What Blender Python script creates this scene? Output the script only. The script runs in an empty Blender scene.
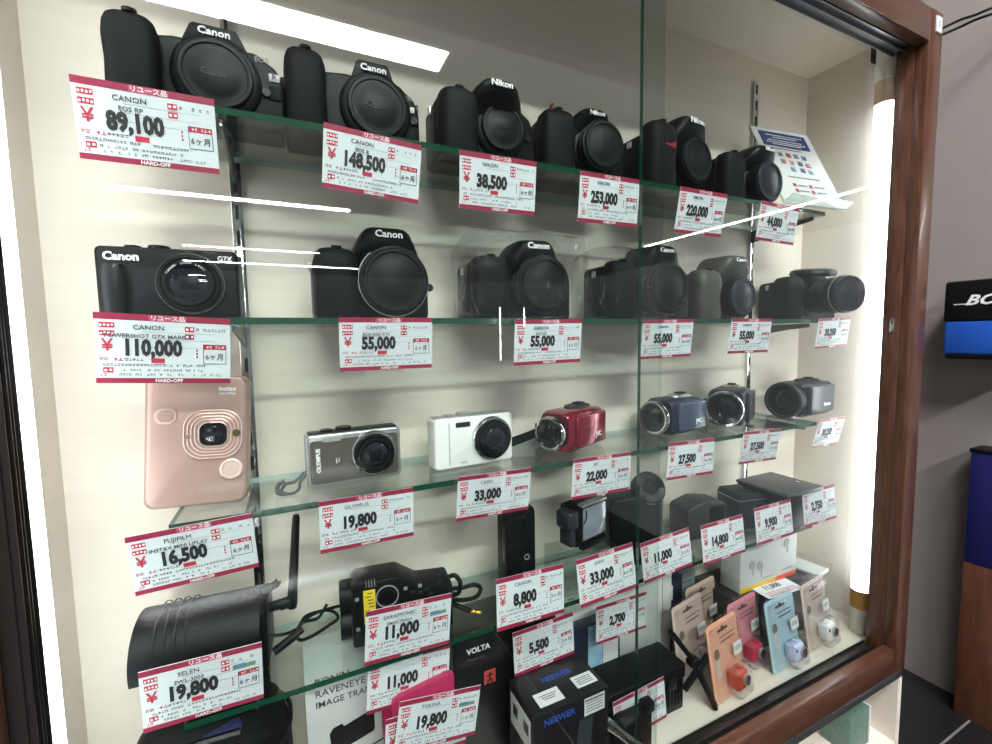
import bpy, bmesh, math, random
from mathutils import Vector, Matrix, Euler
SC = bpy.context.scene
COL = SC.collection
random.seed(7)
# ------------------------------------------------------------------ scale
U = 0.449          # metres per survey unit; the camera is the survey origin
H = 0.7328         # camera height above the shop floor (m)
YAW, PITCH, ROLL, FPX = 0.4349, -0.0790, -0.0166, 441.65
def W(x, y, z): return Vector((x*U, y*U, z*U + H))
_f = Vector((math.sin(YAW)*math.cos(PITCH), math.cos(YAW)*math.cos(PITCH), math.sin(PITCH)))
_r = Vector((math.cos(YAW), -math.sin(YAW), 0)); _u = _r.cross(_f)
_R = math.cos(ROLL)*_r + math.sin(ROLL)*_u; _Up = -math.sin(ROLL)*_r + math.cos(ROLL)*_u
def ray(px, py):
    v = _f + _R*((px-496)/FPX) - _Up*((py-372)/FPX); return v/v.y
def at(px, py, Y):                        # measured point on the plane y = Y (survey units)
    v = ray(px, py)*Y; return W(v.x, v.y, v.z)
# ------------------------------------------------------------------ camera
cd = bpy.data.cameras.new('camera'); cam = bpy.data.objects.new('camera', cd); COL.objects.link(cam)
cd.sensor_width = 36; cd.lens = 36*FPX/992; cd.clip_start = 0.01; cd.clip_end = 60
m3 = Matrix((_R, _Up, -_f)).transposed()
cam.matrix_world = Matrix.Translation((0, 0, H)) @ m3.to_4x4()
SC.camera = cam
# ------------------------------------------------------------------ world, exposure
wd = bpy.data.worlds.new('world'); SC.world = wd; wd.use_nodes = True
wd.node_tree.nodes['Background'].inputs[0].default_value = (0.80, 0.84, 0.90, 1)
wd.node_tree.nodes['Background'].inputs[1].default_value = 0.32
SC.view_settings.view_transform = 'Standard'; SC.view_settings.look = 'None'
SC.view_settings.exposure = 0.05; SC.view_settings.gamma = 1.0; SC.view_settings.use_curve_mapping = False
SC.cycles.transparent_max_bounces = 32; SC.cycles.max_bounces = 16
SC.cycles.glossy_bounces = 5; SC.cycles.diffuse_bounces = 12
TUBE_E = 8.8; STORE_E = 115.0; FILL_TUBE_E = 27.0
# ------------------------------------------------------------------ materials
MATS = {}
def lin(c):
    if isinstance(c, str):
        c = [int(c[i:i+2], 16)/255 for i in (0, 2, 4)]
    return tuple(v/12.92 if v <= 0.04045 else ((v+0.055)/1.055)**2.4 for v in c) + (1,)
def mat(name, col, rough=0.5, metal=0.0, spec=0.5, noise=0.0, nscale=300, bump=0.0, bscale=900, coat=0.0, stretch=None):
    if name in MATS: return MATS[name]
    m = bpy.data.materials.new(name); m.use_nodes = True; nt = m.node_tree; b = nt.nodes['Principled BSDF']
    b.inputs['Base Color'].default_value = lin(col); b.inputs['Roughness'].default_value = rough
    b.inputs['Metallic'].default_value = metal; b.inputs['Specular IOR Level'].default_value = spec
    b.inputs['Coat Weight'].default_value = coat
    tc = nt.nodes.new('ShaderNodeTexCoord'); mp = nt.nodes.new('ShaderNodeMapping')
    nt.links.new(tc.outputs['Object'], mp.inputs[0])
    if stretch: mp.inputs['Scale'].default_value = stretch
    n = nt.nodes.new('ShaderNodeTexNoise'); n.inputs['Scale'].default_value = nscale; n.inputs['Detail'].default_value = 3
    nt.links.new(mp.outputs[0], n.inputs['Vector'])
    mx = nt.nodes.new('ShaderNodeMix'); mx.data_type = 'RGBA'
    c = lin(col); k = max(noise, 0.02)
    mx.inputs[6].default_value = tuple(v*(1-k) for v in c[:3])+(1,); mx.inputs[7].default_value = tuple(min(1, v*(1+k)) for v in c[:3])+(1,)
    nt.links.new(n.outputs[0], mx.inputs[0]); nt.links.new(mx.outputs[2], b.inputs['Base Color'])
    if bump:
        n2 = nt.nodes.new('ShaderNodeTexNoise'); n2.inputs['Scale'].default_value = bscale
        nt.links.new(mp.outputs[0], n2.inputs['Vector'])
        bp = nt.nodes.new('ShaderNodeBump'); bp.inputs['Strength'].default_value = bump; bp.inputs['Distance'].default_value = 0.0005
        nt.links.new(n2.outputs[0], bp.inputs['Height']); nt.links.new(bp.outputs[0], b.inputs['Normal'])
    MATS[name] = m; return m
def emis(name, col, e):
    m = bpy.data.materials.new(name); m.use_nodes = True; nt = m.node_tree; nt.nodes.clear()
    o = nt.nodes.new('ShaderNodeOutputMaterial'); em = nt.nodes.new('ShaderNodeEmission')
    em.inputs[0].default_value = lin(col); em.inputs[1].default_value = e
    nt.links.new(em.outputs[0], o.inputs[0]); MATS[name] = m; return m
def clear(name, tint, ior=1.5, rough=0.0, wr=0.0, haze=0.0):
    m = bpy.data.materials.new(name); m.use_nodes = True; nt = m.node_tree; nt.nodes.clear(); N = nt.nodes.new; L = nt.links.new
    o = N('ShaderNodeOutputMaterial'); tr = N('ShaderNodeBsdfTransparent'); gl = N('ShaderNodeBsdfGlossy'); mx = N('ShaderNodeMixShader')
    fr = N('ShaderNodeFresnel'); ge = N('ShaderNodeNewGeometry'); mi = N('ShaderNodeMix')
    mi.inputs[2].default_value = ior; mi.inputs[3].default_value = 1/ior
    L(ge.outputs['Backfacing'], mi.inputs[0]); L(mi.outputs[0], fr.inputs['IOR'])
    tr.inputs[0].default_value = lin(tint); gl.inputs['Roughness'].default_value = rough
    src = tr.outputs[0]
    if haze:
        df = N('ShaderNodeBsdfDiffuse'); df.inputs[0].default_value = (0.8, 0.8, 0.8, 1); m2 = N('ShaderNodeMixShader'); m2.inputs[0].default_value = haze
        L(tr.outputs[0], m2.inputs[1]); L(df.outputs[0], m2.inputs[2]); src = m2.outputs[0]
    L(fr.outputs[0], mx.inputs[0]); L(src, mx.inputs[1]); L(gl.outputs[0], mx.inputs[2]); L(mx.outputs[0], o.inputs[0])
    if wr:
        tc = N('ShaderNodeTexCoord'); n2 = N('ShaderNodeTexNoise'); n2.inputs['Scale'].default_value = 60; n2.inputs['Detail'].default_value = 4; n2.inputs['Distortion'].default_value = 1.5
        L(tc.outputs['Object'], n2.inputs['Vector'])
        bp = N('ShaderNodeBump'); bp.inputs['Strength'].default_value = wr; bp.inputs['Distance'].default_value = 0.004
        L(n2.outputs[0], bp.inputs['Height']); L(bp.outputs[0], gl.inputs['Normal']); L(bp.outputs[0], fr.inputs['Normal'])
    MATS[name] = m; return m
def wood(name, c1, c2, rough, stretch, scale=14):
    m = mat(name, c1, rough, coat=0.15); nt = m.node_tree; b = nt.nodes['Principled BSDF']
    mp = [n for n in nt.nodes if n.type == 'MAPPING'][0]; mp.inputs['Scale'].default_value = stretch
    n = [n for n in nt.nodes if n.type == 'TEX_NOISE'][0]; n.inputs['Scale'].default_value = scale; n.inputs['Detail'].default_value = 6; n.inputs['Distortion'].default_value = 0.6
    mx = [n for n in nt.nodes if n.type == 'MIX'][0]; mx.inputs[6].default_value = lin(c1); mx.inputs[7].default_value = lin(c2)
    cr = nt.nodes.new('ShaderNodeValToRGB'); cr.color_ramp.elements[0].position = 0.35; cr.color_ramp.elements[1].position = 0.68
    nt.links.new(n.outputs[0], cr.inputs[0]); nt.links.new(cr.outputs[0], mx.inputs[0]); return m
wall_m = mat('cream_laminate', 'ddd3c6', 0.55, noise=0.06, nscale=9, stretch=(1.2, 1.2, 14))
case_top_m = mat('cream_board', 'dfd6c9', 0.6, noise=0.03, nscale=20)
base_m = mat('pale_base_board', 'dbd2c6', 0.35, noise=0.04, nscale=30)
wood_x = wood('walnut_rail', '43271b', '5f3b29', 0.3, (1.5, 18, 18))
wood_z = wood('walnut_stile', '43271b', '5f3b29', 0.32, (18, 18, 1.5))
wood_cab = wood('oak_cabinet', '4f2f20', '683f2b', 0.4, (10, 10, 1.2))
alu = mat('satin_aluminium', '8f9194', 0.28, 0.9)
alu_dark = mat('dark_aluminium', '4b4644', 0.28, 0.8)
chrome = mat('chrome', 'd8d9da', 0.12, 1.0)
slotdark = mat('slot_dark', '101010', 0.7)
glass_m = clear('pane_glass', 'f8fbf9')
shelf_m = clear('shelf_glass', 'f4f8f6')
edge_m = mat('green_glass_edge', '10432f', 0.12, spec=0.8, coat=0.5)
edge_m.node_tree.nodes['Principled BSDF'].inputs['Transmission Weight'].default_value = 0.15
edge_pale = mat('pale_glass_edge', 'a9c4ba', 0.15, spec=0.8)
tile_m = mat('black_gloss_tile', '1b1b1d', 0.08, spec=0.7)
grey_wall = mat('grey_wallpaper', '958c88', 0.8, noise=0.05, nscale=25, bump=0.3, bscale=200)
store_ceil = mat('shop_ceiling_board', '5a5856', 0.9, noise=0.03)
blk = mat('black_plastic', '0c0d0f', 0.44, spec=0.18, bump=0.12, bscale=2500)
blk2 = mat('black_satin', '0f1012', 0.34, spec=0.25)
rub = mat('black_rubber', '0b0c0d', 0.6, spec=0.15, bump=0.55, bscale=1500)
capm = mat('black_cap', '101113', 0.5, spec=0.22, bump=0.1, bscale=1800)
capblue = mat('slate_lens_cap', '1f232b', 0.38, spec=0.3)
gloss = mat('black_gloss', '0b0b0d', 0.1, spec=0.6)
lensg = mat('lens_glass', '0a0a14', 0.03, spec=1.0, coat=1.0)
haze_pl = mat('haze_grey_plastic', '45433e', 0.45, 0.1, spec=0.3)  # reflection haze of the pane put into the body colour
grey_dk = mat('dark_grey_plastic', '28292d', 0.4, spec=0.3)
silver = mat('silver_paint', 'b9bab8', 0.28, 0.75)
silver_br = mat('brushed_bronze', '8c867c', 0.3, 0.8)
white_pl = mat('white_plastic', 'e6e6e4', 0.3)
rose = mat('rose_gold', 'b39389', 0.36, 0.3)
rose_lt = mat('rose_gold_pale', 'e3c6bb', 0.3, 0.35)
redm = mat('metallic_red', '8f1230', 0.18, 0.55, coat=0.8)
redacc = mat('red_rubber', '741820', 0.5)
navy = mat('navy_plastic', '1d2233', 0.35)
white_print = mat('white_print', 'efefef', 0.5)
grey_print = mat('grey_print', '8a8a8a', 0.5)
paper = mat('tag_paper', 'd3d9dc', 0.45, spec=0.4)
band = mat('tag_red_band', '962343', 0.4)
redink = mat('tag_red_ink', 'b8283f', 0.5)
ink = mat('tag_black_ink', '222022', 0.5)
fine = mat('tag_fine_ink', '4c4c52', 0.6)
strapm = mat('grey_cord', '4a4c4e', 0.8, noise=0.4, nscale=900)
gold = mat('gold_plug', 'c9a24a', 0.2, 1.0)
yel = mat('yellow_sticker', 'dcc52c', 0.5)
card_w = mat('white_card', 'cfcfce', 0.5)
amber = mat('amber_tube_end', 'b98a45', 0.35)
holder_m = mat('white_lamp_holder', 'dcd9cf', 0.45)
tube_m = emis('lit_tube', 'f4f8ff', TUBE_E)
shoplamp_m = emis('lit_shop_lamp', 'fbfdff', STORE_E)
fill_tube_m = emis('lit_fill_and_far_tubes', 'fbfdff', FILL_TUBE_E)  # shared by the added fill lamp and the distant upright tubes
poly = clear('thin_clear_plastic', 'fafafa', 1.3, 0.03, 0.5, 0.01)
bagm = clear('crinkled_wrap', 'fbfbfb', 1.3, 0.06, 1.0, 0.0)
acry = clear('acrylic', 'eff5f2', 1.45)
# ------------------------------------------------------------------ mesh helpers
def T(x=0, y=0, z=0): return Matrix.Translation((x, y, z))
def RX(d): return Matrix.Rotation(math.radians(d), 4, 'X')
def RY(d): return Matrix.Rotation(math.radians(d), 4, 'Y')
def RZ(d): return Matrix.Rotation(math.radians(d), 4, 'Z')
FRONT = RX(90)                               # local +Z axis -> -Y (towards the viewer)
def BM(): return bmesh.new()
def box(bm, c, s, bev=0, seg=2, M=None, mi=0):
    r = bmesh.ops.create_cube(bm, size=1); vs = r['verts']
    bmesh.ops.scale(bm, vec=s, verts=vs); bmesh.ops.translate(bm, vec=c, verts=vs)
    fs = set(f for v in vs for f in v.link_faces)
    if bev:
        es = list(set(e for v in vs for e in v.link_edges))
        rr = bmesh.ops.bevel(bm, geom=es, offset=min(bev, min(s)*0.49), segments=seg, affect='EDGES', profile=0.5)
        fs = set(rr['faces']) | set(f for v in rr['verts'] for f in v.link_faces); vs = list(set(v for f in fs for v in f.verts))
    for f in fs: f.material_index = mi
    if M is not None: bmesh.ops.transform(bm, matrix=M, verts=vs)
    return vs
def lathe(bm, prof, M=None, seg=40, mi=0, mis=None):
    rings = []
    for r, z in prof:
        if r < 1e-7: rings.append([bm.verts.new((0, 0, z))])
        else: rings.append([bm.verts.new((r*math.cos(2*math.pi*i/seg), r*math.sin(2*math.pi*i/seg), z)) for i in range(seg)])
    for k in range(len(rings)-1):
        a, b = rings[k], rings[k+1]; m_ = mis[k] if mis else mi
        for i in range(seg):
            j = (i+1) % seg
            if len(a) == 1 and len(b) == 1: continue
            if len(a) == 1: f = bm.faces.new((a[0], b[i], b[j]))
            elif len(b) == 1: f = bm.faces.new((a[j], a[i], b[0]))
            else: f = bm.faces.new((a[j], a[i], b[i], b[j]))
            f.material_index = m_
    vs = [v for r in rings for v in r]
    if M is not None: bmesh.ops.transform(bm, matrix=M, verts=vs)
    return vs
def cyl(bm, c, r, h, M=None, seg=32, mi=0, r2=None, bev=0.0):
    r2 = r if r2 is None else r2
    p = [(0, 0), (r-bev, 0), (r, bev), (r2, h-bev), (r2-bev, h), (0, h)] if bev else [(0, 0), (r, 0), (r2, h), (0, h)]
    A = T(*c) if M is None else T(*c) @ M
    return lathe(bm, p, A, seg, mi)
def prism(bm, out, y0, y1, bev=0, seg=2, M=None, mi=0):     # outline in (x,z), extruded along y
    a = [bm.verts.new((x, y0, z)) for x, z in out]; b = [bm.verts.new((x, y1, z)) for x, z in out]
    n = len(out); fs = [bm.faces.new(a), bm.faces.new(b[::-1])]
    for i in range(n): fs.append(bm.faces.new((a[(i+1) % n], a[i], b[i], b[(i+1) % n])))
    vs = a+b
    bmesh.ops.recalc_face_normals(bm, faces=fs)
    if bev:
        es = list(set(e for f in fs for e in f.edges))
        rr = bmesh.ops.bevel(bm, geom=es, offset=bev, segments=seg, affect='EDGES', profile=0.5)
        fs = list(set(rr['faces']) | set(f for v in rr['verts'] for f in v.link_faces)); vs = list(set(v for f in fs for v in f.verts))
    for f in fs: f.material_index = mi
    if M is not None: bmesh.ops.transform(bm, matrix=M, verts=vs)
    return vs
def loft(bm, secs, M=None, mi=0):
    rings = [[bm.verts.new(p) for p in s] for s in secs]; n = len(secs[0]); fs = []
    for a, b in zip(rings, rings[1:]):
        for i in range(n): fs.append(bm.faces.new((a[i], a[(i+1) % n], b[(i+1) % n], b[i])))
    fs.append(bm.faces.new(rings[0][::-1])); fs.append(bm.faces.new(rings[-1]))
    for f in fs: f.material_index = mi
    bmesh.ops.recalc_face_normals(bm, faces=fs)
    vs = [v for r in rings for v in r]
    if M is not None: bmesh.ops.transform(bm, matrix=M, verts=vs)
    return vs
def se(cx, cy, z, a, b, n=3.0, k=28):
    o = []
    for i in range(k):
        t = 2*math.pi*i/k; c, s = math.cos(t), math.sin(t)
        o.append((cx+a*math.copysign(abs(c)**(2/n), c), cy+b*math.copysign(abs(s)**(2/n), s), z))
    return o
def tube(bm, pts, r, seg=8, mi=0, closed=False):
    pts = [Vector(p) for p in pts]
    # Catmull-Rom resample
    P = []
    n = len(pts)
    for i in range(n-1):
        p0 = pts[max(i-1, 0)]; p1 = pts[i]; p2 = pts[i+1]; p3 = pts[min(i+2, n-1)]
        for k in range(6):
            t = k/6; P.append(0.5*((2*p1)+(p2-p0)*t+(2*p0-5*p1+4*p2-p3)*t*t+(3*p1-p0-3*p2+p3)*t**3))
    P.append(pts[-1]); rings = []; up = Vector((0.13, 0.21, 0.97))
    for i, p in enumerate(P):
        d = (P[min(i+1, len(P)-1)]-P[max(i-1, 0)]).normalized()
        a = d.cross(up); a = a.normalized() if a.length > 1e-5 else Vector((1, 0, 0)); up = a.cross(d)
        rings.append([bm.verts.new(p+r*(math.cos(2*math.pi*k/seg)*a+math.sin(2*math.pi*k/seg)*up)) for k in range(seg)])
    fs = []
    for a, b in zip(rings, rings[1:]):
        for i in range(seg): fs.append(bm.faces.new((a[i], a[(i+1) % seg], b[(i+1) % seg], b[i])))
    fs.append(bm.faces.new(rings[0][::-1])); fs.append(bm.faces.new(rings[-1]))
    for f in fs: f.material_index = mi
    bmesh.ops.recalc_face_normals(bm, faces=fs)
def rod(bm, a, b, r, seg=12, mi=0):
    a, b = Vector(a), Vector(b); d = b-a; q = d.to_track_quat('Z', 'Y').to_matrix().to_4x4()
    lathe(bm, [(0, 0), (r, 0), (r, d.length), (0, d.length)], Matrix.Translation(a) @ q, seg, mi)
def rrect(w, h, r, k=5, cx=0, cz=0):
    o = []
    for sx, sz, a0 in ((1, -1, -90), (1, 1, 0), (-1, 1, 90), (-1, -1, 180)):
        for i in range(k+1):
            t = math.radians(a0+90*i/k); o.append((cx+sx*(w/2-r)+r*math.cos(t), cz+sz*(h/2-r)+r*math.sin(t)))
    return o
def put(name, bm, mats, parent=None, M=None, smooth=True):
    me = bpy.data.meshes.new(name); bm.normal_update(); bm.to_mesh(me); bm.free()
    if not isinstance(mats, (list, tuple)): mats = [mats]
    for m in mats: me.materials.append(m)
    if smooth:
        me.polygons.foreach_set('use_smooth', [True]*len(me.polygons)); me.set_sharp_from_angle(angle=math.radians(38))
    o = bpy.data.objects.new(name, me); COL.objects.link(o)
    if parent: o.parent = parent
    if M is not None: o.matrix_local = M
    return o
def tag(o, label, cat, group=None, kind=None):
    if label: o['label'] = label
    if cat: o['category'] = cat
    if group: o['group'] = group
    if kind: o['kind'] = kind
    return o
def thing(name, label, cat, loc, rz=0, group=None, rx=0, ry=0):
    o = bpy.data.objects.new(name, None); COL.objects.link(o); o.empty_display_size = 0.02
    o.location = loc; o.rotation_euler = (math.radians(rx), math.radians(ry), math.radians(rz))
    return tag(o, label, cat, group)
def struct(name, bm, m):
    o = put(name, bm, m, smooth=False); o['kind'] = 'structure'; return o
_tc = {}
def text(parent, name, s, size, M, m, sx=1.0, bold=0.0, align='CENTER', shear=0.0, ext=0.0001):
    key = (s, size, sx, bold, align, shear, m.name, ext)
    if key not in _tc:
        c = bpy.data.curves.new('t', 'FONT'); c.body = s; c.size = size; c.align_x = align; c.align_y = 'CENTER'
        c.offset = bold*size; c.extrude = ext; c.shear = shear; c.resolution_u = 2
        t = bpy.data.objects.new('t', c); COL.objects.link(t); bpy.context.view_layer.update()
        me = bpy.data.meshes.new_from_object(t.evaluated_get(bpy.context.evaluated_depsgraph_get()))
        bpy.data.objects.remove(t); bpy.data.curves.remove(c)
        me.transform(Matrix.Diagonal((sx, 1, 1, 1))); me.name = name; me.materials.clear(); me.materials.append(m); _tc[key] = me
    o = bpy.data.objects.new(name, _tc[key]); COL.objects.link(o); o.parent = parent; o.matrix_local = M
    return o
def F(x, y, z): return T(x, y, z) @ FRONT        # a front-facing flat placement
mm = 0.001
# ================================================================== THE ROOM
XW, ZF, ZC = 2.62, -1.632, 3.75
def ubox(bm, x0, x1, y0, y1, z0, z1, mi=0, bev=0):
    a, b = W(x0, y0, z0), W(x1, y1, z1); return box(bm, (a+b)/2, b-a, bev, mi=mi)
bm = BM(); ubox(bm, -8, XW, -24, 1.45, ZF-.1, ZF); fl = struct('floor', bm, tile_m)
# pale joints between the floor tiles
bm = BM()
for k in range(-6, 3): ubox(bm, -8, XW, .735+k*1.0, .742+k*1.0, ZF+.0002, ZF+.0016)
for k in range(0, 8): ubox(bm, 1.95-k*1.0, 1.957-k*1.0, -8, 1.4, ZF+.0002, ZF+.0016)
struct('trim_1', bm, mat('tile_joint', '6c6763', 0.8))
bm = BM(); ubox(bm, XW, XW+.3, .60, 1.45, ZF-.1, ZC); struct('wall_right', bm, grey_wall)
bm = BM(); ubox(bm, -8, XW+.1, 1.45, 1.55, ZF-.1, ZC); struct('wall_back', bm, grey_wall)
bm = BM(); ubox(bm, -12, 18, -26, 1.55, ZC, ZC+.1); struct('ceiling', bm, store_ceil)
def shop_lamp(x0, x1, y0, y1, label, hang=0.05, m=None):
    t = thing('ceiling_lamp', label, 'ceiling lamp', W((x0+x1)/2, (y0+y1)/2, ZC-hang), group='shop ceiling lamps mirrored in the glass')
    o = t.location; bm = BM(); a, b = W(x0, y0, ZC-hang), W(x1, y1, ZC-hang)
    box(bm, ((a+b)/2-o)+Vector((0, 0, -.002)), (b.x-a.x, b.y-a.y, .006)); put('diffuser', bm, m or shoplamp_m, t, smooth=False)
    bm = BM(); box(bm, ((a+b)/2-o)+Vector((0, 0, hang*U/2+.002)), (b.x-a.x+.04, b.y-a.y+.04, hang*U-.004)); put('lamp_housing', bm, white_pl, t, smooth=False)
shop_lamp(-1.6, 2.05, -4.45, -4.02, 'wide white shop ceiling lamp mirrored above the two top left cameras')
shop_lamp(-3.75, 1.75, -12.0, -11.75, 'long shop ceiling lamp mirrored as the streak under the 89,100 tag')
shop_lamp(-3.5, 1.3, -19.0, -18.8, 'far shop ceiling lamp mirrored as upper thin streak above the 55,000 tag')
shop_lamp(-4.2, 3.4, -22.8, -22.6, 'farthest shop ceiling lamp mirrored as lower thin streak beside the compact camera')
shop_lamp(13.6, 13.72, -12.6, -4.0, 'lengthwise shop ceiling lamp mirrored as the diagonal streak at right', 0.08)
shop_lamp(-1.5, 2.3, -1.9, -.9, 'unseen fill lamp added behind the viewer to brighten right wall and frame', m=fill_tube_m)  # added fill light out of view, brightens the right wall and frame
for x, za, zb, lb in ((4.26, .65, -.52, 'taller distant upright tube lamp mirrored as a white line by the 55,000 tag'), (4.87, .65, .22, 'shorter distant upright tube lamp mirrored as a white line over the wrapped camera')):
    t = thing('tube_lamp', lb, 'tube lamp', W(x, -7.2, ZF), group='distant upright lamps across the shop')
    bm = BM(); cyl(bm, (0, 0, (zb-ZF)*U), .007, (za-zb)*U, seg=16); put('glowing_tube', bm, fill_tube_m, t)
    bm = BM(); cyl(bm, (0, 0, 0), .012, (zb-ZF)*U-.001, seg=16); put('lamp_post', bm, grey_dk, t)
# ================================================================== DISPLAY CASE
XL, XR, YB, ZT, ZB = -.467, 2.134, 1.266, 1.114, -1.231
YF = .80
case = thing('display_case', 'wood framed glass display case with cream interior and aluminium tracks', 'display case', W((XL+XR)/2, YF, ZB-.07))
CO = case.location
def cbox(name, x0, x1, y0, y1, z0, z1, m, bev=0, parent=None):
    bm = BM(); a, b = W(x0, y0, z0), W(x1, y1, z1); box(bm, (a+b)/2-CO, b-a, bev); return put(name, bm, m, parent or case)
cbox('back_panel', XL-.03, XR+.03, YB, YB+.03, ZB-.02, ZT+.02, wall_m)
cbox('side_panel', XL-.03, XL, .892, YB, ZB, ZT, wall_m)
cbox('side_panel', XR, XR+.03, .892, YB, ZB, ZT, wall_m)
cbox('outer_side_panel', XR+.03-.075, 2.088, .84, .892, -1.29, 1.08, wood_z) if False else None
cbox('top_panel', XL-.03, XR+.03, .892, YB, ZT, ZT+.03, case_top_m)
cbox('bottom_panel', XL-.03, XR+.03, .905, YB, ZB-.03, ZB, base_m)
# wooden frame: rails and stiles, with a bevelled inner moulding
cbox('bottom_rail', -.46, 2.006, YF, .838, -1.296, -1.198, wood_x, .002)
cbox('top_rail', -.46, 2.006, YF, .838, .972, 1.08, wood_x, .002)
cbox('stile', 2.006, 2.09, YF, .838, -1.296, 1.08, wood_z, .002)
cbox('stile', -.47, -.3925, YF, .838, -1.296, 1.08, wood_z, .002)
cbox('stile_edge', 2.006, 2.134, .838, .892, -1.29, 1.005, wood_z, .0008)
cbox('stile_edge', -.47, -.405, .838, .892, -1.29, 1.005, wood_z, .0008)
cbox('top_header', -.50, 2.16, .838, .892, 1.005, 1.127, case_top_m)
# aluminium tracks for the sliding panes
def track(name, x0, x1, z0, z1, up, vertical=False):
    bm = BM()
    if not vertical:
        a, b = W(x0, .84, z0), W(x1, .902, z1); box(bm, (a+b)/2-CO, b-a)
        for y in (.843, .868, .899):
            zc = z1+.006 if up else z0-.006
            c = W((x0+x1)/2, y, zc)-CO; box(bm, c, ((x1-x0)*U, .0012, .012*U))
    else:
        a, b = W(x0, .84, z0), W(x1, .892, z1); box(bm, (a+b)/2-CO, b-a)
        for y in (.846, .86, .868, .882):
            xc = x1+.004 if up else x0-.004
            c = W(xc, y, (z0+z1)/2)-CO; box(bm, c, (.008*U, .001, (z1-z0)*U))
    return put(name, bm, alu if name == 'top_track' else alu_dark, case, smooth=False)
track('bottom_track', -.40, 2.004, -1.25, -1.232, True)
track('top_track', -.40, 2.004, .985, 1.004, False)
track('side_channel', -.404, -.375, -1.23, .984, True, True)
cbox('pane_lip', -.40, 2.004, .897, .902, -1.232, -1.2285, chrome)
# number plate on the top right corner
bm = BM(); a = W(2.055, YF, 1.035)-CO; box(bm, a+Vector((0, -.0008, 0)), (.020*U*1.9, .0014, .030*U*1.7)); npl = put('number_plate', bm, card_w, case)
text(npl, 'plate_digit', '1', .013, F(a.x, a.y-.0018, a.z), fine, ext=.00005)
# small lock plate on the right stile
bm = BM(); a = W(2.006, .862, .02)-CO; box(bm, a+Vector((-.0008, 0, 0)), (.0016, .006, .024), .0006); put('lock_plate', bm, chrome, case)
# sliding panes
def pane(x0, x1, y, label):
    bm = BM(); a, b = W(x0, y-.0055, -1.228), W(x1, y+.0055, 1.0)
    c = (a+b)/2-CO; box(bm, c, b-a)
    for f in bm.faces:
        if f.normal.x < -.9 and x0 > 0: f.material_index = 1
        elif abs(f.normal.x) > .9: f.material_index = 2
    o = put('sliding_pane', bm, [glass_m, edge_m, acry], case, smooth=False); o['label'] = label
pane(-.385, .865, .855, 'left sliding glass pane')
pane(.823, 2.002, .885, 'right sliding glass pane with green edge')
# slotted uprights
for x in (-.100, 1.778):
    bm = BM(); c = W(x, YB-.006, 0)-CO
    z0, z1 = W(0, 0, -1.2).z-CO.z, W(0, 0, 1.02).z-CO.z
    box(bm, (c.x, c.y, (z0+z1)/2), (.011, .0055, z1-z0), .0006)
    n = 36
    for k in range(n):
        z = z0+(k+.5)*(z1-z0)/n; box(bm, (c.x, c.y-.0029, z), (.0034, .0012, (z1-z0)/n*.56), mi=1)
    put('slotted_upright', bm, [chrome, slotdark], case)
# lower glass compartment under the rail
bm = BM(); 
cbox('lower_back', .2, 2.085, 1.0, 1.02, -1.63, -1.31, case_top_m)
cbox('lower_top', .2, 2.085, .835, 1.0, -1.32, -1.30, case_top_m)
cbox('lower_strip', .2, 2.085, .805, .83, -1.335, -1.297, alu, .001)
cbox('lower_side', 2.06, 2.085, .805, 1.0, -1.63, -1.335, case_top_m)
cbox('lower_floor', .2, 2.06, .805, 1.0, -1.631, -1.60, case_top_m)
# ------------------------------------------------------------------ lamps
def tube_lamp(x, y, label):
    t = thing('tube_lamp', label, 'tube lamp', W(x, y, ZB), group='lit tubes standing in the display case'); r = .0145
    z = lambda v: (v-ZB)*U
    bm = BM(); cyl(bm, (0, 0, z(-1.05)), r, z(.845)-z(-1.05), seg=32); put('glowing_tube', bm, tube_m, t)
    for a, b in ((-1.125, -1.05), (.845, .925)):
        bm = BM(); cyl(bm, (0, 0, z(a)), r+.0002, z(b)-z(a), seg=32)
        for k in range(3): cyl(bm, (0, 0, z(a)+.006+.008*k), r+.0006, .0012, seg=32)
        put('amber_end', bm, amber, t)
    bm = BM(); lathe(bm, [(0, z(-1.125)), (.0155, z(-1.125)), (.0155, z(-1.17)), (.0148, z(-1.172)), (.0148, z(-1.222)), (.013, z(ZB)+.0005), (0, z(ZB)+.0005)][::-1], seg=32); put('lamp_holder', bm, holder_m, t)
    bm = BM(); lathe(bm, [(0, z(.925)), (.0165, z(.925)), (.0165, z(.985)), (.0148, z(.987)), (.0148, z(1.112)), (0, z(1.112))], seg=32); put('lamp_holder', bm, holder_m, t)
    bm = BM(); box(bm, (.004, .018, z(1.05)), (.02, .008, .03), .001); put('wall_clip', bm, blk, t)
    bm = BM(); box(bm, (-.004, -.0145, z(ZB)+.003), (.006, .004, .005), .0005); put('wall_clip', bm, blk, t)
tube_lamp(2.066, .945, 'lit white tube lamp standing in the right front corner')
tube_lamp(-.408, .940, 'lit white tube lamp standing in the left front corner')
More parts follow.
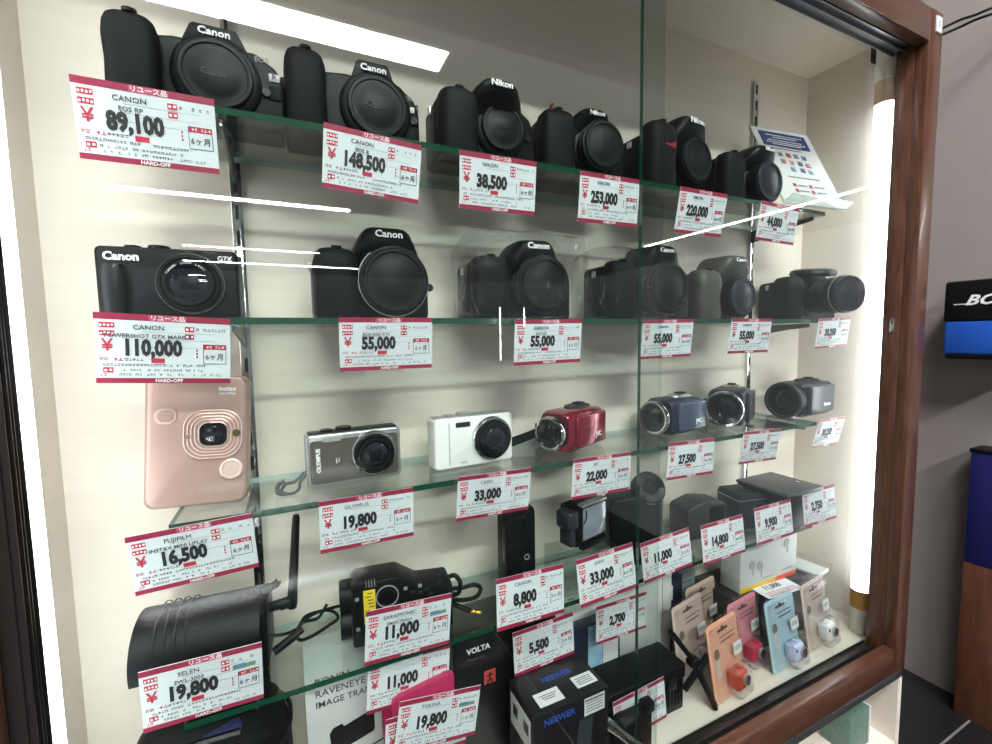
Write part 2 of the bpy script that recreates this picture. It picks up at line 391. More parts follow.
# ------------------------------------------------------------------ glass shelves
ZS = [.440, .0465, -.345, -.750]; TH = .0135
SH = ['top', 'second', 'third', 'fourth']
shelves = []
for i, z in enumerate(ZS):
    t = thing('glass_shelf', '%s glass shelf down, green front edge, resting on two steel brackets' % SH[i] if i else 'topmost glass shelf, green front edge, resting on two steel brackets', 'glass shelf', W(.79, 1.0, z-TH), group='glass shelves in the case')
    bm = BM(); a, b = W(-.225, 1.0, z-TH), W(1.818, 1.252, z); box(bm, (a+b)/2-t.location, b-a)
    for f in bm.faces:
        if f.normal.y < -.9: f.material_index = 1
        elif abs(f.normal.z) < .5: f.material_index = 2
    put('glass_sheet', bm, [shelf_m, edge_m, edge_pale], t, smooth=False)
    for x in (-.100, 1.778):
        bm = BM(); o = W(x, 1.0, z-TH)-t.location
        prof = [(0.008, -.0008), (.0075, -.007), (.045, -.011), (.107, -.022), (.1145, -.022), (.1145, -.0008)]
        prism(bm, [(p, q) for p, q in prof], -.0013, .0013, .0003, 1, T(o.x, o.y, 0) @ RZ(90))
        put('shelf_bracket', bm, mat('steel_bracket', '77797a', .3, .85), t)
    shelves.append(t)
# ================================================================== RIGHT SIDE OF THE SHOP
t = thing('wood_cabinet', 'brown wooden cabinet end standing on the black floor at right', 'cabinet', W(2.5, .7, ZF))
bm = BM(); a, b = W(2.5, .605, ZF), W(2.615, .7905, -.962); o = t.location; box(bm, (a+b)/2-o, b-a, .001); put('cabinet_side', bm, wood_cab, t)
t = thing('blue_box', 'dark blue box with black lid on the wooden cabinet', 'box', W(2.5, .7, -.962)); o = t.location
bm = BM(); a, b = W(2.5, .605, -.9615), W(2.612, .790, -.5); box(bm, (a+b)/2-o, b-a, .001); put('box_body', bm, mat('deep_blue_card', '0e1456', .5), t)
bm = BM(); a, b = W(2.498, .60, -.4995), W(2.614, .795, -.485); box(bm, (a+b)/2-o, b-a, .001); put('lid', bm, blk, t)
t = thing('speaker_box', 'black speaker box with blue lower half on the grey wall', 'box', W(2.45, .6, -.115)); o = t.location
y1 = 2.40/2.77
def face(z0, z1, m, name, x0=2.40, ins=0):
    bm = BM(); a, b = W(x0, .60, z0), W(2.617, y1-ins, z1)
    box(bm, (a+b)/2-o, b-a, .0045, 3); return put(name, bm, m, t)
face(.03, .19, blk2, 'upper_sleeve', 2.40); face(-.10, .033, mat('bright_blue_card', '1a55b8', .4), 'lower_sleeve', 2.402, .004); face(-.118, -.094, blk2, 'base_sleeve', 2.405, .008)
def wtext(s, y, z, size):
    p = W(2.3985, y, z)-o
    return text(t, 'brand_mark', s, size, T(p.x, p.y, p.z) @ RZ(-90) @ FRONT, white_print, sx=1.15, bold=.03, align='LEFT', shear=.35, ext=.0003)
wtext('BOSE', 2.40/2.985, .1105, .024)
p = W(2.3985, 2.40/2.935, .098)-o
bm = BM(); box(bm, p, (.0006, .016, .0014)); put('brand_mark', bm, white_print, t)
# cables behind the top right corner of the frame
for k, (a, b) in enumerate((((2.45, .86, 1.20), (2.46, .66, 1.09))[::1], ((2.44, .86, 1.165), (2.47, .66, 1.055)))):
    bm = BM(); pts = [W(2.30, .93, a[2]-.06), W(a[0], .90, a[2]-.04), W(b[0], .80, (b[2]+.02)), W(2.50, .72, b[2]+.03), W(2.52, .55, b[2]+.01)]
    P0 = [at(943-4, 36-6*k, .93), at(960, 27-7*k, .88), at(975, 20-5*k, .84), at(992, 14-6*k, .80), at(1030, 2-8*k, .74)]
    tube(bm, P0, .0022, 8); o_ = put('black_cable', bm, blk)
    tag(o_, ['lower black cable running along the grey wall beside the frame', 'upper black cable running along the grey wall beside the frame'][k], 'cable', 'wall cables at top right')
# box standing in the lower compartment
t = thing('book_box', 'white spined green box standing in the compartment below the rail', 'box', W(1.90, .90, -1.598), rz=0); 
bm = BM(); box(bm, (0, 0, .034), (.058, .045, .068), .001, mi=0); put('box_body', bm, mat('green_box', '5a7568', .5, noise=.4, nscale=120), t)
bm = BM(); box(bm, (.0305, 0, .034), (.003, .047, .069), .0006); put('spine', bm, card_w, t)
# ================================================================== PRICE TAGS
_pm = {}
def tmesh(key, fn, mats):
    if key not in _pm:
        bm = BM(); fn(bm); me = bpy.data.meshes.new(key); bm.to_mesh(me); bm.free()
        for m in mats: me.materials.append(m)
        _pm[key] = me
    return _pm[key]
def flat(bm, x, z, w, h, y, mi=0, th=.00012): box(bm, (x, y, z), (w, th, h), mi=mi)
def marks(bm, x0, x1, z, h, seed, y=-.00062, mi=0, dens=.75):
    rnd = random.Random(seed); x = x0
    while x < x1:
        w = rnd.uniform(.5, 1.0)*h
        if rnd.random() < dens:
            k = rnd.randint(0, 3)
            if k == 0: flat(bm, x+w/2, z+h*.28, w, h*.18, y, mi); flat(bm, x+w/2, z-h*.2, w*.8, h*.18, y, mi)
            elif k == 1: flat(bm, x+w/2, z, w*.25, h*.8, y, mi); flat(bm, x+w/2, z+h*.1, w, h*.16, y, mi)
            elif k == 2: flat(bm, x+w*.2, z, w*.2, h*.8, y, mi); flat(bm, x+w*.8, z, w*.2, h*.8, y, mi); flat(bm, x+w/2, z+h*.35, w*.8, h*.15, y, mi)
            else: flat(bm, x+w/2, z-h*.3, w, h*.16, y, mi); flat(bm, x+w*.5, z+h*.15, w*.2, h*.5, y, mi)
        x += w+h*.16
TW, THH = .091, .056
def price_tag(price, maker, model, label, TL, rz=0, tilt=7, roll=0, old='', months='6', h=THH, ecology=False, Y=.985, group=None):
    """TL: measured top-left corner (px,py) on the plane y=Y"""
    p = at(TL[0], TL[1], Y)
    R3 = RZ(rz) @ RX(tilt) @ RY(-roll)
    loc = p - (R3 @ Vector((-TW/2, 0, h)))
    t = thing('price_tag', label, 'price tag', loc, group=group or 'red banded price tags in the case'); t.rotation_euler = R3.to_euler()
    X = lambda u: (u-.5)*TW
    Z = lambda v: (1-v)*h
    def add(name, key, fn, m):
        o = bpy.data.objects.new(name, tmesh(key+'_%d' % (h*1e4), fn, m)); COL.objects.link(o); o.parent = t; return o
    add('card', 'card', lambda bm: box(bm, (0, 0, h/2), (TW, .0008, h)), [paper])
    hb_ = add('header_band', 'header_band', lambda bm: (flat(bm, 0, Z(.045), TW+.0002, h*.092, -.0005), flat(bm, X(.52), Z(.05), TW*.28, h*.085, -.0006, 1)), [band, mat('tag_band_panel', 'b9506a', .4)])
    fb_ = add('footer_band', 'footer_band', lambda bm: flat(bm, 0, Z(.963), TW+.0002, h*.076, -.0005), [band])
    text(hb_, 'header_text', 'リユース品', h*.085, F(X(.52), -.0008, Z(.05)), white_print, bold=.012)
    text(fb_, 'footer_text', 'HARD-OFF', h*.07, F(X(.52), -.0008, Z(.963)), white_print, bold=.02)
    text(t, 'price_text', price, h*.315, F(X(.405), -.0008, Z(.49)), ink, sx=.69 if len(price) > 6 else .73, bold=.055)
    text(t, 'yen_mark', '¥', h*.24, F(X(.085), -.0008, Z(.46)), redink, sx=.95, bold=.01)
    if maker: text(t, 'maker_text', maker, h*.10, F(X(.38), -.0008, Z(.19)), ink)
    if model: text(t, 'model_text', model, h*.085, F(X(.38), -.0008, Z(.315)), fine, bold=.008)
    def badge(bm, pts=((.085, .17, .105), (.085, .285, .105), (.085, .81, .07)), left=True):
        for u, v, w in pts:
            flat(bm, X(u), Z(v), w*TW, h*.075, -.00055, 0)
            rnd = random.Random(int(u*1000+v*100)); k = max(2, int(w*40))
            for i in range(k): flat(bm, X(u)-w*TW/2+(i+.5)*w*TW/k, Z(v)+rnd.uniform(-.4, .4)*.0008, w*TW/k*.55, h*.03, -.00068, 1)
        if left:
            marks(bm, X(.03), X(.17), Z(.655), h*.055, 3, mi=0)
            marks(bm, X(.03), X(.14), Z(.88), h*.05, 4, mi=0)
        else:
            for v in (.5, .55, .60): flat(bm, X(.735), Z(v), .0011, h*.03, -.0006, 0)
    add('left_badges', 'badge', badge, [redink, white_print])
    add('condition_badges', 'cbadge', lambda bm: badge(bm, ((.68, .19, .07), (.68, .30, .07)), False), [redink, white_print])
    add('tax_badge', 'tbadge', lambda bm: flat(bm, X(.44), Z(.665), .1*TW, h*.07, -.00055, 0), [redink])
    def wb(bm):
        u0, u1, v0, v1 = .785, .965, .41, .70
        for v in (v0, v1): flat(bm, X((u0+u1)/2), Z(v), (u1-u0)*TW, .0004, -.0006)
        for u in (u0, u1): flat(bm, X(u), Z((v0+v1)/2), .0004, (v1-v0)*h, -.0006)
        flat(bm, X((u0+u1)/2), Z(v0+.035), (u1-u0)*TW, h*.07, -.0006, 1)
        marks(bm, X(.81), X(.94), Z(v0+.035), h*.045, 9, y=-.0008, mi=2)
    wb_ = add('warranty_box', 'wbox', wb, [ink, redink, white_print])
    text(wb_, 'warranty_text', months+'ヶ月', h*.11, F(X(.875), -.0008, Z(.60)), ink, sx=.9)
    s = sum(map(ord, label)) % 5
    def fp(bm):
        marks(bm, X(.20), X(.34), Z(.655), h*.05, 20+s, mi=0, dens=.95)
        marks(bm, X(.73), X(.95), Z(.19), h*.05, 30+s)
        marks(bm, X(.05), X(.80), Z(.735), h*.045, 40+s, dens=.85); marks(bm, X(.14), X(.78), Z(.81), h*.04, 50+s, dens=.6)
        marks(bm, X(.16), X(.93), Z(.875), h*.042, 60+s, dens=.65)
        for v in (.25, .36, .47): flat(bm, X(.60), Z(v), TW*.55, .00012, -.00052)
    add('fine_print', 'fine%d' % s, fp, [fine])
    if ecology:
        def ec(bm): flat(bm, X(.84), Z(.32), TW*.2, h*.07, -.0006, 0); flat(bm, X(.80), Z(.30), TW*.1, h*.05, -.0007, 1)
        add('green_sticker', 'eco', ec, [mat('eco_green', '6f8f79', .5), mat('eco_blue', '4b7fa0', .5)])
    return t
P = price_tag
P('89,100', 'CANON', 'EOS RP', 'price tag 89,100 at the far left end of the top shelf', (69, 74), tilt=7, roll=.2, h=.058)
P('148,500', 'CANON', 'EOS R', 'price tag 148,500 under the second camera on the top shelf', (323.5, 122), roll=-3.5)
P('38,500', 'NIKON', '', 'price tag 38,500 under the third camera on the top shelf', (459.7, 149.7), roll=.6, h=.057)
P('253,000', 'NIKON', '', 'price tag 253,000 left of the green pane edge, top shelf', (580.5, 170.5), roll=.6, h=.057)
P('220,000', 'NIKON', '', 'price tag 220,000 right of the green pane edge, top shelf', (680.7, 186.4), tilt=11, roll=.2, h=.058)
P('44,000', '', '', 'price tag 44,000 at the right end of the top shelf', (761.5, 200.3), roll=-1.5)
P('110,000', 'CANON', 'POWERSHOT G7X MARK II', 'price tag 110,000 at the left end of the second shelf', (93, 311.6), roll=-3.5, tilt=6)
P('55,000', 'CANON', 'EOS KISS X10', 'price tag 55,000 below the clean black camera, second shelf', (338.5, 317.4), h=.052)
P('55,000', 'CANON', 'EOS 5D', 'price tag 55,000 below the wrapped camera, left of the green pane edge', (514.9, 319.8), roll=.6, h=.052, tilt=6)
P('55,000', 'CANON', '', 'price tag 55,000 crossed by the left pane edge, second shelf', (643.3, 320), roll=1, h=.052)
P('55,000', 'CANON', '', 'price tag 55,000 under the grey camera by the right upright', (732, 318.5), h=.052)
P('30,250', '', '', 'price tag 30,250 at the right end of the second shelf', (819, 318.5), roll=2, h=.051)
P('16,500', 'FUJIFILM', 'INSTAX MINI LIPLAY', 'price tag 16,500 under the rose gold camera', (124.6, 537.7), roll=2.5, tilt=7, h=.054)
P('19,800', 'OLYMPUS', '', 'price tag 19,800 under the bronze compact camera', (318.5, 501.8), roll=-.3, tilt=4, h=.053)
P('33,000', 'CASIO', '', 'price tag 33,000 under the white compact camera, third shelf', (457.9, 477.3), roll=-1.5, h=.052)
P('22,000', 'JVC', '', 'price tag 22,000 under the red camcorder', (573.4, 459.6), roll=-1, tilt=4, h=.052)
P('27,500', '', '', 'price tag 27,500 just right of the left pane edge', (668.8, 443), roll=-2, tilt=2, h=.053)
P('27,500', '', '', 'price tag 27,500 over the right upright, third shelf', (743.9, 432), roll=-2.5, h=.052)
P('30,250', '', '', 'price tag 30,250 at the right end of the third shelf', (819.7, 419.5), roll=-2.5, rz=4, tilt=11, h=.053)
P('19,800', 'SELEN', 'SWL-3003', 'price tag 19,800 before the black security camera', (138, 672.7), roll=-1.5, tilt=7, h=.060, ecology=True)
P('11,000', 'SARAMONIC', 'SMARTRIG+', 'upper price tag 11,000 before the audio mixer with yellow sticker', (366, 611.8), roll=-3, tilt=4, h=.060, ecology=True)
P('8,800', 'CANON', '', 'price tag 8,800 before the tall black battery grip', (496, 579.7), roll=-1.5, tilt=-4, h=.060, months='3')
P('33,000', 'SONY', '', 'price tag 33,000 below the small camera with silver screen', (575.7, 560.6), roll=2.5, tilt=-6, h=.060)
P('11,000', '', '', 'price tag 11,000 crossed by the left pane edge, fourth shelf', (640, 544), roll=3, tilt=-6, h=.054)
P('14,800', '', '', 'price tag 14,800 before the dark rounded box on the fourth shelf', (700.5, 526), roll=.6, tilt=-6, h=.058)
P('9,900', '', '', 'price tag 9,900 before the grey ribbed box on the fourth shelf', (753.9, 508.4), tilt=-7, h=.058)
P('2,750', '', '', 'price tag 2,750 before the flat topped device, right end', (802, 492), tilt=-6, h=.060)
P('11,000', '', '', 'lower price tag 11,000 on the front of the white box', (368, 664), roll=-4, tilt=0, h=.056, Y=1.02)
P('5,500', '', '', 'price tag 5,500 above the black box with blue lettering', (512.6, 633.2), roll=1.2, tilt=-2, h=.058, months='3', Y=1.06)
P('2,700', '', '', 'price tag 2,700 before the tall white box, crossed by pane edge', (596.2, 607), roll=-1, tilt=-1, h=.055, Y=1.06)
P('19,800', 'TOKINA', '', 'price tag 19,800 in front of the pink package at the bottom', (400, 702), roll=-9, tilt=0, h=.056, Y=.96, months='1', ecology=True)
P('19,800', '', '', 'price tag mostly hidden behind the lowest 19,800 tag', (386, 720), roll=-4, tilt=0, h=.056, Y=.98)
P('3,850', '', '', 'price tag 3,850 leaning on the black plastic case', (612.8, 702.9), roll=3, tilt=-3, h=.060, Y=.975)
# flat tag with orange head on the dark box
t = thing('price_tag', 'flat tag with orange top lying on the dark box before the earphone box', 'price tag', W(1.68, 1.05, -.997), rz=-4, group='red banded price tags in the case')
bm = BM(); box(bm, (0, 0, .0006), (.086, .044, .0006)); put('card', bm, paper, t, smooth=False)
bm = BM(); box(bm, (0, .018, .0012), (.086, .011, .0006)); put('header_band', bm, mat('orange_band', 'e0542c', .4), t, smooth=False)
text(t, 'price_text', '11,000', .015, T(-.005, .003, .0012), ink, bold=.03)
bm = BM(); 
for k in range(3): box(bm, (0, -.009-.004*k, .0011), (.07, .0012, .0002))
put('fine_print', bm, redink, t, smooth=False)
# ================================================================== CAMERAS
def shelf_pt(px, py, Y, i):
    p = at(px, py, Y); p.z = ZS[i]*U+H+.0003; return p
def slr(name, label, cat, loc, rz, Wd=.132, Hb=.074, Hh=.098, D=.040, hx=.012, gw=.030, gd=.026, mr=.032, mx=.012, logo='Canon', body=blk, grip=rub, cap=capm, lens=0, lensr=None, red=False, ring=None, humpw=.046, gh=None, dial=True, mirrorless=False, humpd=.012, tail=None, side_text=None, logosize=.0095, lugs=True, capr=None, group='cameras on the top shelf', humpshape='dslr', mz=None):
    t = thing(name, label, cat, loc, rz, group)
    # body shell: outline seen from the front, extruded in depth
    w = Wd/2; sl = .010
    bo = [(-w+.002, 0), (w-.002, 0), (w, .006), (w, Hb*.62), (w-.006, Hb*.84), (w-.016, Hb*.93), (hx+humpw*.62, Hb), (hx-humpw*.62, Hb), (-w+gw, Hb*.97), (-w+.004, Hb*.93), (-w, Hb*.85), (-w, .006)]
    bm = BM(); prism(bm, bo, -D/2, D/2, .0035, 3); put('body', bm, body, t)
    # grip
    gh = gh or Hb*1.02; gx = -w+gw/2; gy = -D/2-gd*.28; a = gw/2; b = gd*.72
    secs = []
    for z, s, dy in ((0.0005, .93, .0), (.004, 1, 0), (gh*.45, .97, 0.001), (gh*.70, 1.0, -.001), (gh*.84, .96, .0), (gh*.93, .86, .0015), (gh*.98, .70, .003), (gh, .48, .004)):
        secs.append(se(gx, gy+dy, z, a*s, b*s, 3.2))
    bm = BM(); loft(bm, secs); gp_ = put('grip', bm, grip, t)
    # shutter button and front dial on the grip
    bm = BM(); cyl(bm, (gx+.001, gy-b*.35, gh-.0015), .0052, .0035, RX(12), 20, bev=.0006); put('shutter_button', bm, blk2, gp_)
    # viewfinder housing
    hw = humpw/2
    bm = BM()
    if humpshape == 'dslr':
        secs = []
        for z, sx, y0, y1 in ((Hb*.55, 1.55, -D/2-.001, D/2-.002), (Hb*.80, 1.38, -D/2-humpd*.35, D/2-.001), (Hb*.97, 1.12, -D/2-humpd*.85, D/2-.001), (Hb+(Hh-Hb)*.45, .92, -D/2-humpd, D/2-.001), (Hh-.005, .78, -D/2-humpd*.98, D/2-.004), (Hh-.001, .66, -D/2-humpd*.8, D/2-.008), (Hh, .5, -D/2-humpd*.45, D/2-.014)):
            secs.append(se(hx, (y0+y1)/2, z, hw*sx, (y1-y0)/2, 4.0, 32))
        loft(bm, secs)
    else:
        ho = [(hx-hw, Hb-.006), (hx+hw, Hb-.006), (hx+hw*.70, Hh-.002), (hx+hw*.62, Hh), (hx-hw*.62, Hh), (hx-hw*.72, Hh-.002)]
        prism(bm, ho, -D/2-.004, D/2-.004, .0015, 2)
    vh_ = put('viewfinder_housing', bm, body, t)
    ly = (-D/2-humpd-.0002) if humpshape == 'dslr' else -D/2-.0045
    if logo: text(vh_, 'brand_text', logo, logosize, F(hx, ly-.0012, Hh-.0085 if humpshape == 'dslr' else (Hb+Hh)/2-.0005) @ RX(-3), white_print, sx=1.1, bold=.02, ext=.0004)
    bm = BM(); box(bm, (hx, .004, Hh+.0008), (.020, .018, .0018), .0004); put('hot_shoe', bm, mat('shoe_steel', '6d6e70', .35, .9), vh_)
    # mode dial, buttons
    if dial:
        bm = BM(); cyl(bm, (-w+gw+.014, .004, Hb-.002), .0095, .008, seg=28, bev=.0008)
        for k in range(14): box(bm, (0, 0, 0), (.0012, .0012, .006), M=T(-w+gw+.014, .004, Hb+.002) @ RZ(k*360/14) @ T(.0095, 0, 0))
        put('mode_dial', bm, blk2, t)
    # lens mount ring and cap
    mz = mz or Hb*.46; y = -D/2; lr = lensr or mr
    bm = BM(); Mx = T(mx, y, mz) @ FRONT
    lathe(bm, [(mr+.006, -.002), (mr+.005, .004), (mr+.002, .0065), (mr-.001, .0068), (mr-.002, .003), (0, .003)], Mx, 56); put('lens_mount', bm, body, t)
    z0 = .0055
    if lens:
        bm = BM(); prof = [(lr*.86, 0), (lr*.88, lens*.15), (lr*.97, lens*.2)]
        for k in range(9):
            q = lens*(.24+.045*k); prof += [(lr*.97, q), (lr*1.0, q+lens*.008), (lr*1.0, q+lens*.03), (lr*.97, q+lens*.038)]
        prof += [(lr*.94, lens*.66), (lr*.94, lens*.80), (lr*1.0, lens*.82), (lr*1.0, lens*.985), (lr*.97, lens), (lr*.9, lens), (lr*.9, lens-.003), (0, lens-.003)]
        lathe(bm, prof, Mx @ T(0, 0, z0), 56); put('lens_barrel', bm, blk, t); z0 += lens-.003
    cr = capr or (lr*.93 if lens else mr*.97)
    bm = BM(); lathe(bm, [(cr, 0), (cr, .0045), (cr-.0012, .006), (cr-.004, .0062), (cr-.0048, .0050), (cr*.62, .0052), (cr*.6, .0056), (0, .0056)], Mx @ T(0, 0, z0), 56); lc_ = put('lens_cap', bm, cap, t)
    if logo and not lens: text(lc_, 'cap_text', logo, .008, F(mx, y-z0-.006, mz), blk2, sx=1.1, bold=.03, ext=.0003)
    if ring:
        bm = BM(); rr = (lr if lens else mr)+.0012; lathe(bm, [(rr, -.001), (rr+.0008, 0), (rr+.0004, .0012), (rr-.0004, .0012)], Mx @ T(0, 0, (lens if lens else .0065)*.96), 56); put('trim_ring', bm, ring, t)
    # lens release button
    bm = BM(); cyl(bm, (mx+mr+.009, y+.001, mz-.004), .0042, .004, FRONT, 18, bev=.0006); put('release_button', bm, blk2, t)
    if red:
        bm = BM()
        if red == 'band': prism(bm, [(-w+gw*.38, Hb*.66), (-w+gw*.80, Hb*.64), (-w+gw*.80, Hb*.76), (-w+gw*.40, Hb*.80)], gy-b-.0003, gy-b+.008, .0008, 1)
        else: lathe(bm, [(0, 0), (.0095, 0), (.0105, .003), (.0095, .0055), (0, .0055)], T(gx+.004, gy+.002, gh-.003) @ RX(10), 24)
        put('red_accent', bm, redacc, gp_)
    if lugs:
        for s in (-1, 1):
            bm = BM(); box(bm, (s*(w+.0012), -.004, Hb*.80), (.003, .007, .009), .0008); put('strap_lug', bm, silver if not mirrorless else blk2, t)
    # rear screen edge and base plate
    bm = BM(); box(bm, (.004, D/2+.002, Hb*.46), (.078, .005, .056), .002); put('rear_screen', bm, blk2, t)
    if side_text:
        for s, sx_, sz_, ss in side_text: text(t, 'model_text', s, ss, F(sx_, -D/2-.0004, sz_), grey_print if len(s) > 2 else white_print, bold=.02, ext=.0003)
    return t
TOPC = 'camera'
def xat(px, py, Y, i): return shelf_pt(px, py, Y, i)
# --- top shelf
c = slr('mirrorless_camera', 'largest black camera with body cap at the left end of top shelf', TOPC, xat(204, 60, 1.12, 0), 0, .1325, .068, .0805, .042, hx=.012, gw=.038, gd=.020, mr=.030, mx=.012, humpshape='flat', humpw=.052, gh=.072, mirrorless=True, side_text=[('EOS', .048, .062, .0065)], dial=False, mz=.037, logosize=.0085)
bm = BM(); box(bm, (.058, -.0215, .048), (.009, .0012, .007), .0003); o = put('model_badge', bm, mat('pale_badge', 'b9b9b4', .4), c)
text(c, 'badge_text', 'R', .007, F(.058, -.0224, .048), blk2, bold=.02)
bm = BM(); box(bm, (.058, -.0215, .034), (.010, .0025, .013), .001); put('port_cover', bm, rub, c)
c = slr('mirrorless_camera', 'second black mirrorless camera on top shelf behind the 148,500 tag', TOPC, xat(352, 80, 1.14, 0), 0, .134, .073, .0875, .042, hx=.018, gw=.038, gd=.024, mr=.031, mx=.020, humpshape='flat', humpw=.046, gh=.080, mirrorless=True, side_text=[('EOS', .054, .060, .006)], dial=False, mz=.041, logosize=.009)
bm = BM(); box(bm, (.059, -.0215, .049), (.005, .0012, .006), .0003); put('model_badge', bm, mat('pale_badge', 'b9b9b4', .4), c)
slr('dslr_camera', 'black camera with red topped grip behind the 38,500 tag', TOPC, xat(480, 120, 1.13, 0), -2, .124, .074, .089, .044, hx=.008, gw=.046, gd=.026, mr=.027, mx=.016, logo='Nikon', gh=.074, red='top', humpw=.056, humpd=.026, cap=capm, mz=.043)
c = slr('dslr_camera', 'black camera with strap lug behind the 253,000 tag', TOPC, xat(573, 150, 1.15, 0), -4, .134, .080, .091, .044, hx=.010, gw=.048, gd=.026, mr=.029, mx=.018, logo='Nikon', gh=.082, lens=.018, lensr=.031, humpw=.050, humpd=.020, logosize=.008, mz=.044)
bm = BM(); box(bm, (-.046, .0, .096), (.004, .008, .012), .001, M=T(0, 0, 0) @ RY(8)); put('strap_end', bm, redacc, c)
slr('dslr_camera', 'black camera with red grip stripe behind the 220,000 tag', TOPC, xat(662, 160, 1.14, 0), 4, .140, .084, .108, .048, hx=.014, gw=.050, gd=.026, mr=.031, mx=.022, logo='Nikon', gh=.092, red='band', lens=.014, lensr=.032, humpw=.066, humpd=.024, logosize=.0105, mz=.05)
slr('bridge_camera', 'low black camera with slate lens cap at right end of top shelf', TOPC, xat(731, 180, 1.11, 0), 0, .124, .070, .086, .044, hx=.020, gw=.044, gd=.022, mr=.029, mx=.026, logo='Nikon', gh=.070, lens=.018, lensr=.031, cap=capblue, humpw=.056, humpd=.026, logosize=.007, body=blk2)
# --- second shelf
G2 = 'cameras on the second shelf'
def compact(label, loc, rz, Wd, Hb, D, body, cx, cz, lr, logo, logo_p, lsize, lens_m=blk, ring=chrome, front2=None, topm=None, grip=None, logo_m=white_print, vertical=False, group=None, ptxt=None):
    t = thing('compact_camera', label, 'camera', loc, rz, group)
    bm = BM(); prism(bm, rrect(Wd, Hb, .005, 4, 0, Hb/2), -D/2, D/2, .0025, 3); put('body', bm, body, t)
    if topm:
        bm = BM(); box(bm, (0, 0, Hb-.0005), (Wd*.94, D*.78, .003), .001); put('top_plate', bm, topm, t)
    if front2:
        bm = BM(); prism(bm, rrect(Wd*.93, Hb*.82, .004, 4, 0, Hb*.48), -D/2-.0009, -D/2+.001, .0004, 1); put('front_plate', bm, front2, t)
    bm = BM(); Mx = T(cx, -D/2, cz) @ FRONT
    lathe(bm, [(lr*1.16, 0), (lr*1.16, .002), (lr*1.10, .004), (lr*1.02, .0042), (lr*1.0, .002)], Mx, 56); put('lens_ring', bm, ring, t)
    bm = BM(); lathe(bm, [(lr, 0), (lr, .007), (lr*.96, .009), (lr*.92, .009), (lr*.90, .006), (lr*.86, .006), (lr*.86, .011), (lr*.82, .0125), (lr*.72, .0125), (lr*.66, .010), (lr*.60, .010)], Mx, 56); put('lens_barrel', bm, lens_m, t)
    bm = BM(); lathe(bm, [(lr*.62, .0095), (lr*.4, .0103), (0, .0106)], Mx, 40); put('front_glass', bm, lensg, t)
    bm = BM(); box(bm, (0, 0, .0), (lr*.62, lr*.5, .0006), .0002, M=Mx @ T(0, 0, .0108)); put('shutter_blade', bm, blk2, t)
    if logo:
        M_ = F(logo_p[0], -D/2-.0012, logo_p[1])
        if vertical: M_ = M_ @ RZ(90)
        text(t, 'brand_text', logo, lsize, M_, logo_m, bold=.03, ext=.0003)
    bm = BM(); cyl(bm, (-Wd*.28, 0, Hb-.001), .0065, .004, seg=24, bev=.0006); put('shutter_button', bm, topm or blk2, t)
    bm = BM(); cyl(bm, (-Wd*.10, .001, Hb-.001), .0085, .005, seg=24, bev=.0006); put('mode_dial', bm, topm or blk2, t)
    return t
c = compact('black compact camera with big lens at left end of the second shelf', xat(176, 290, 1.11, 1), -3, .106, .062, .030, blk, .016, .031, .0235, 'Canon', (-.034, .053), .0095, ring=blk2, group=G2)
bm = BM(); loft(bm, [se(-.041, -.0165, z, .010*s, .007*s, 2.6) for z, s in ((.003, .9), (.02, 1), (.040, 1), (.046, .8))]); put('grip', bm, blk2, c)
bm = BM(); Mx = T(.016, -.015, .031) @ FRONT; lathe(bm, [(.0252, .003), (.0262, .0045), (.0268, .003)], Mx, 56); put('ring_highlight', bm, silver, c)
text(c, 'model_text', 'G7X', .006, F(.043, -.0156, .0545), white_print, bold=.02, ext=.0003)
for k, ch in enumerate('CANON ZOOM LENS'):
    a = math.radians(152-k*7.8)
    if ch != ' ': text(c, 'lens_text', ch, .0026, T(.016, -.015, .031) @ FRONT @ T(.0170*math.cos(a), .0170*math.sin(a), .0129) @ RZ(math.degrees(a)-90), white_print, ext=.0001)
slr('dslr_camera', 'clean black camera with silver trimmed lens, second from left on second shelf', TOPC, xat(370, 280, 1.15, 1), 0, .122, .070, .096, .044, hx=.014, gw=.044, gd=.026, mr=.034, mx=.019, logo='Canon', gh=.072, lens=.016, lensr=.036, humpw=.066, humpd=.020, ring=silver, group=G2, logosize=.0098, mz=.040)
def wrapbag(parent, w, d, h, cx=0, cy=0):
    bm = BM(); bmesh.ops.create_icosphere(bm, subdivisions=4, radius=1)
    rnd = random.Random(int(w*1e4))
    from mathutils import noise
    for v in bm.verts:
        p = v.co.copy(); q = Vector([math.copysign(abs(c)**.45, c) for c in p]); n = noise.noise(p*3.3+Vector((w*50, 0, 0)))*.10+noise.noise(p*8)*.05
        q = q/max(abs(q.x), abs(q.y), abs(q.z))**.6
        v.co = Vector((cx+q.x*w/2*(1+n), cy+q.y*d/2*(1+n), max(.0008, h/2+q.z*h/2*(1+n*.6))))
    o = put('plastic_wrap', bm, bagm, parent); return o
c = slr('dslr_camera', 'black camera in crinkled plastic wrap left of the green pane edge', TOPC, xat(514, 280, 1.14, 1), -3, .140, .074, .095, .046, hx=.012, gw=.046, gd=.026, mr=.032, mx=.020, logo='Canon', gh=.074, lens=.018, lensr=.034, humpw=.064, humpd=.022, group=G2, logosize=.010, ring=grey_dk, mz=.042)
wrapbag(c, .152, .10, .102, 0, -.012)
c = slr('dslr_camera', 'black camera in plastic wrap seen through both pane edges', TOPC, xat(631, 290, 1.15, 1), 0, .140, .080, .105, .046, hx=.024, gw=.044, gd=.026, mr=.033, mx=.028, logo='Canon', gh=.080, lens=.020, lensr=.036, humpw=.066, humpd=.022, group=G2, logosize=.009, ring=grey_dk, mz=.044)
wrapbag(c, .150, .09, .098, -.010, -.004)
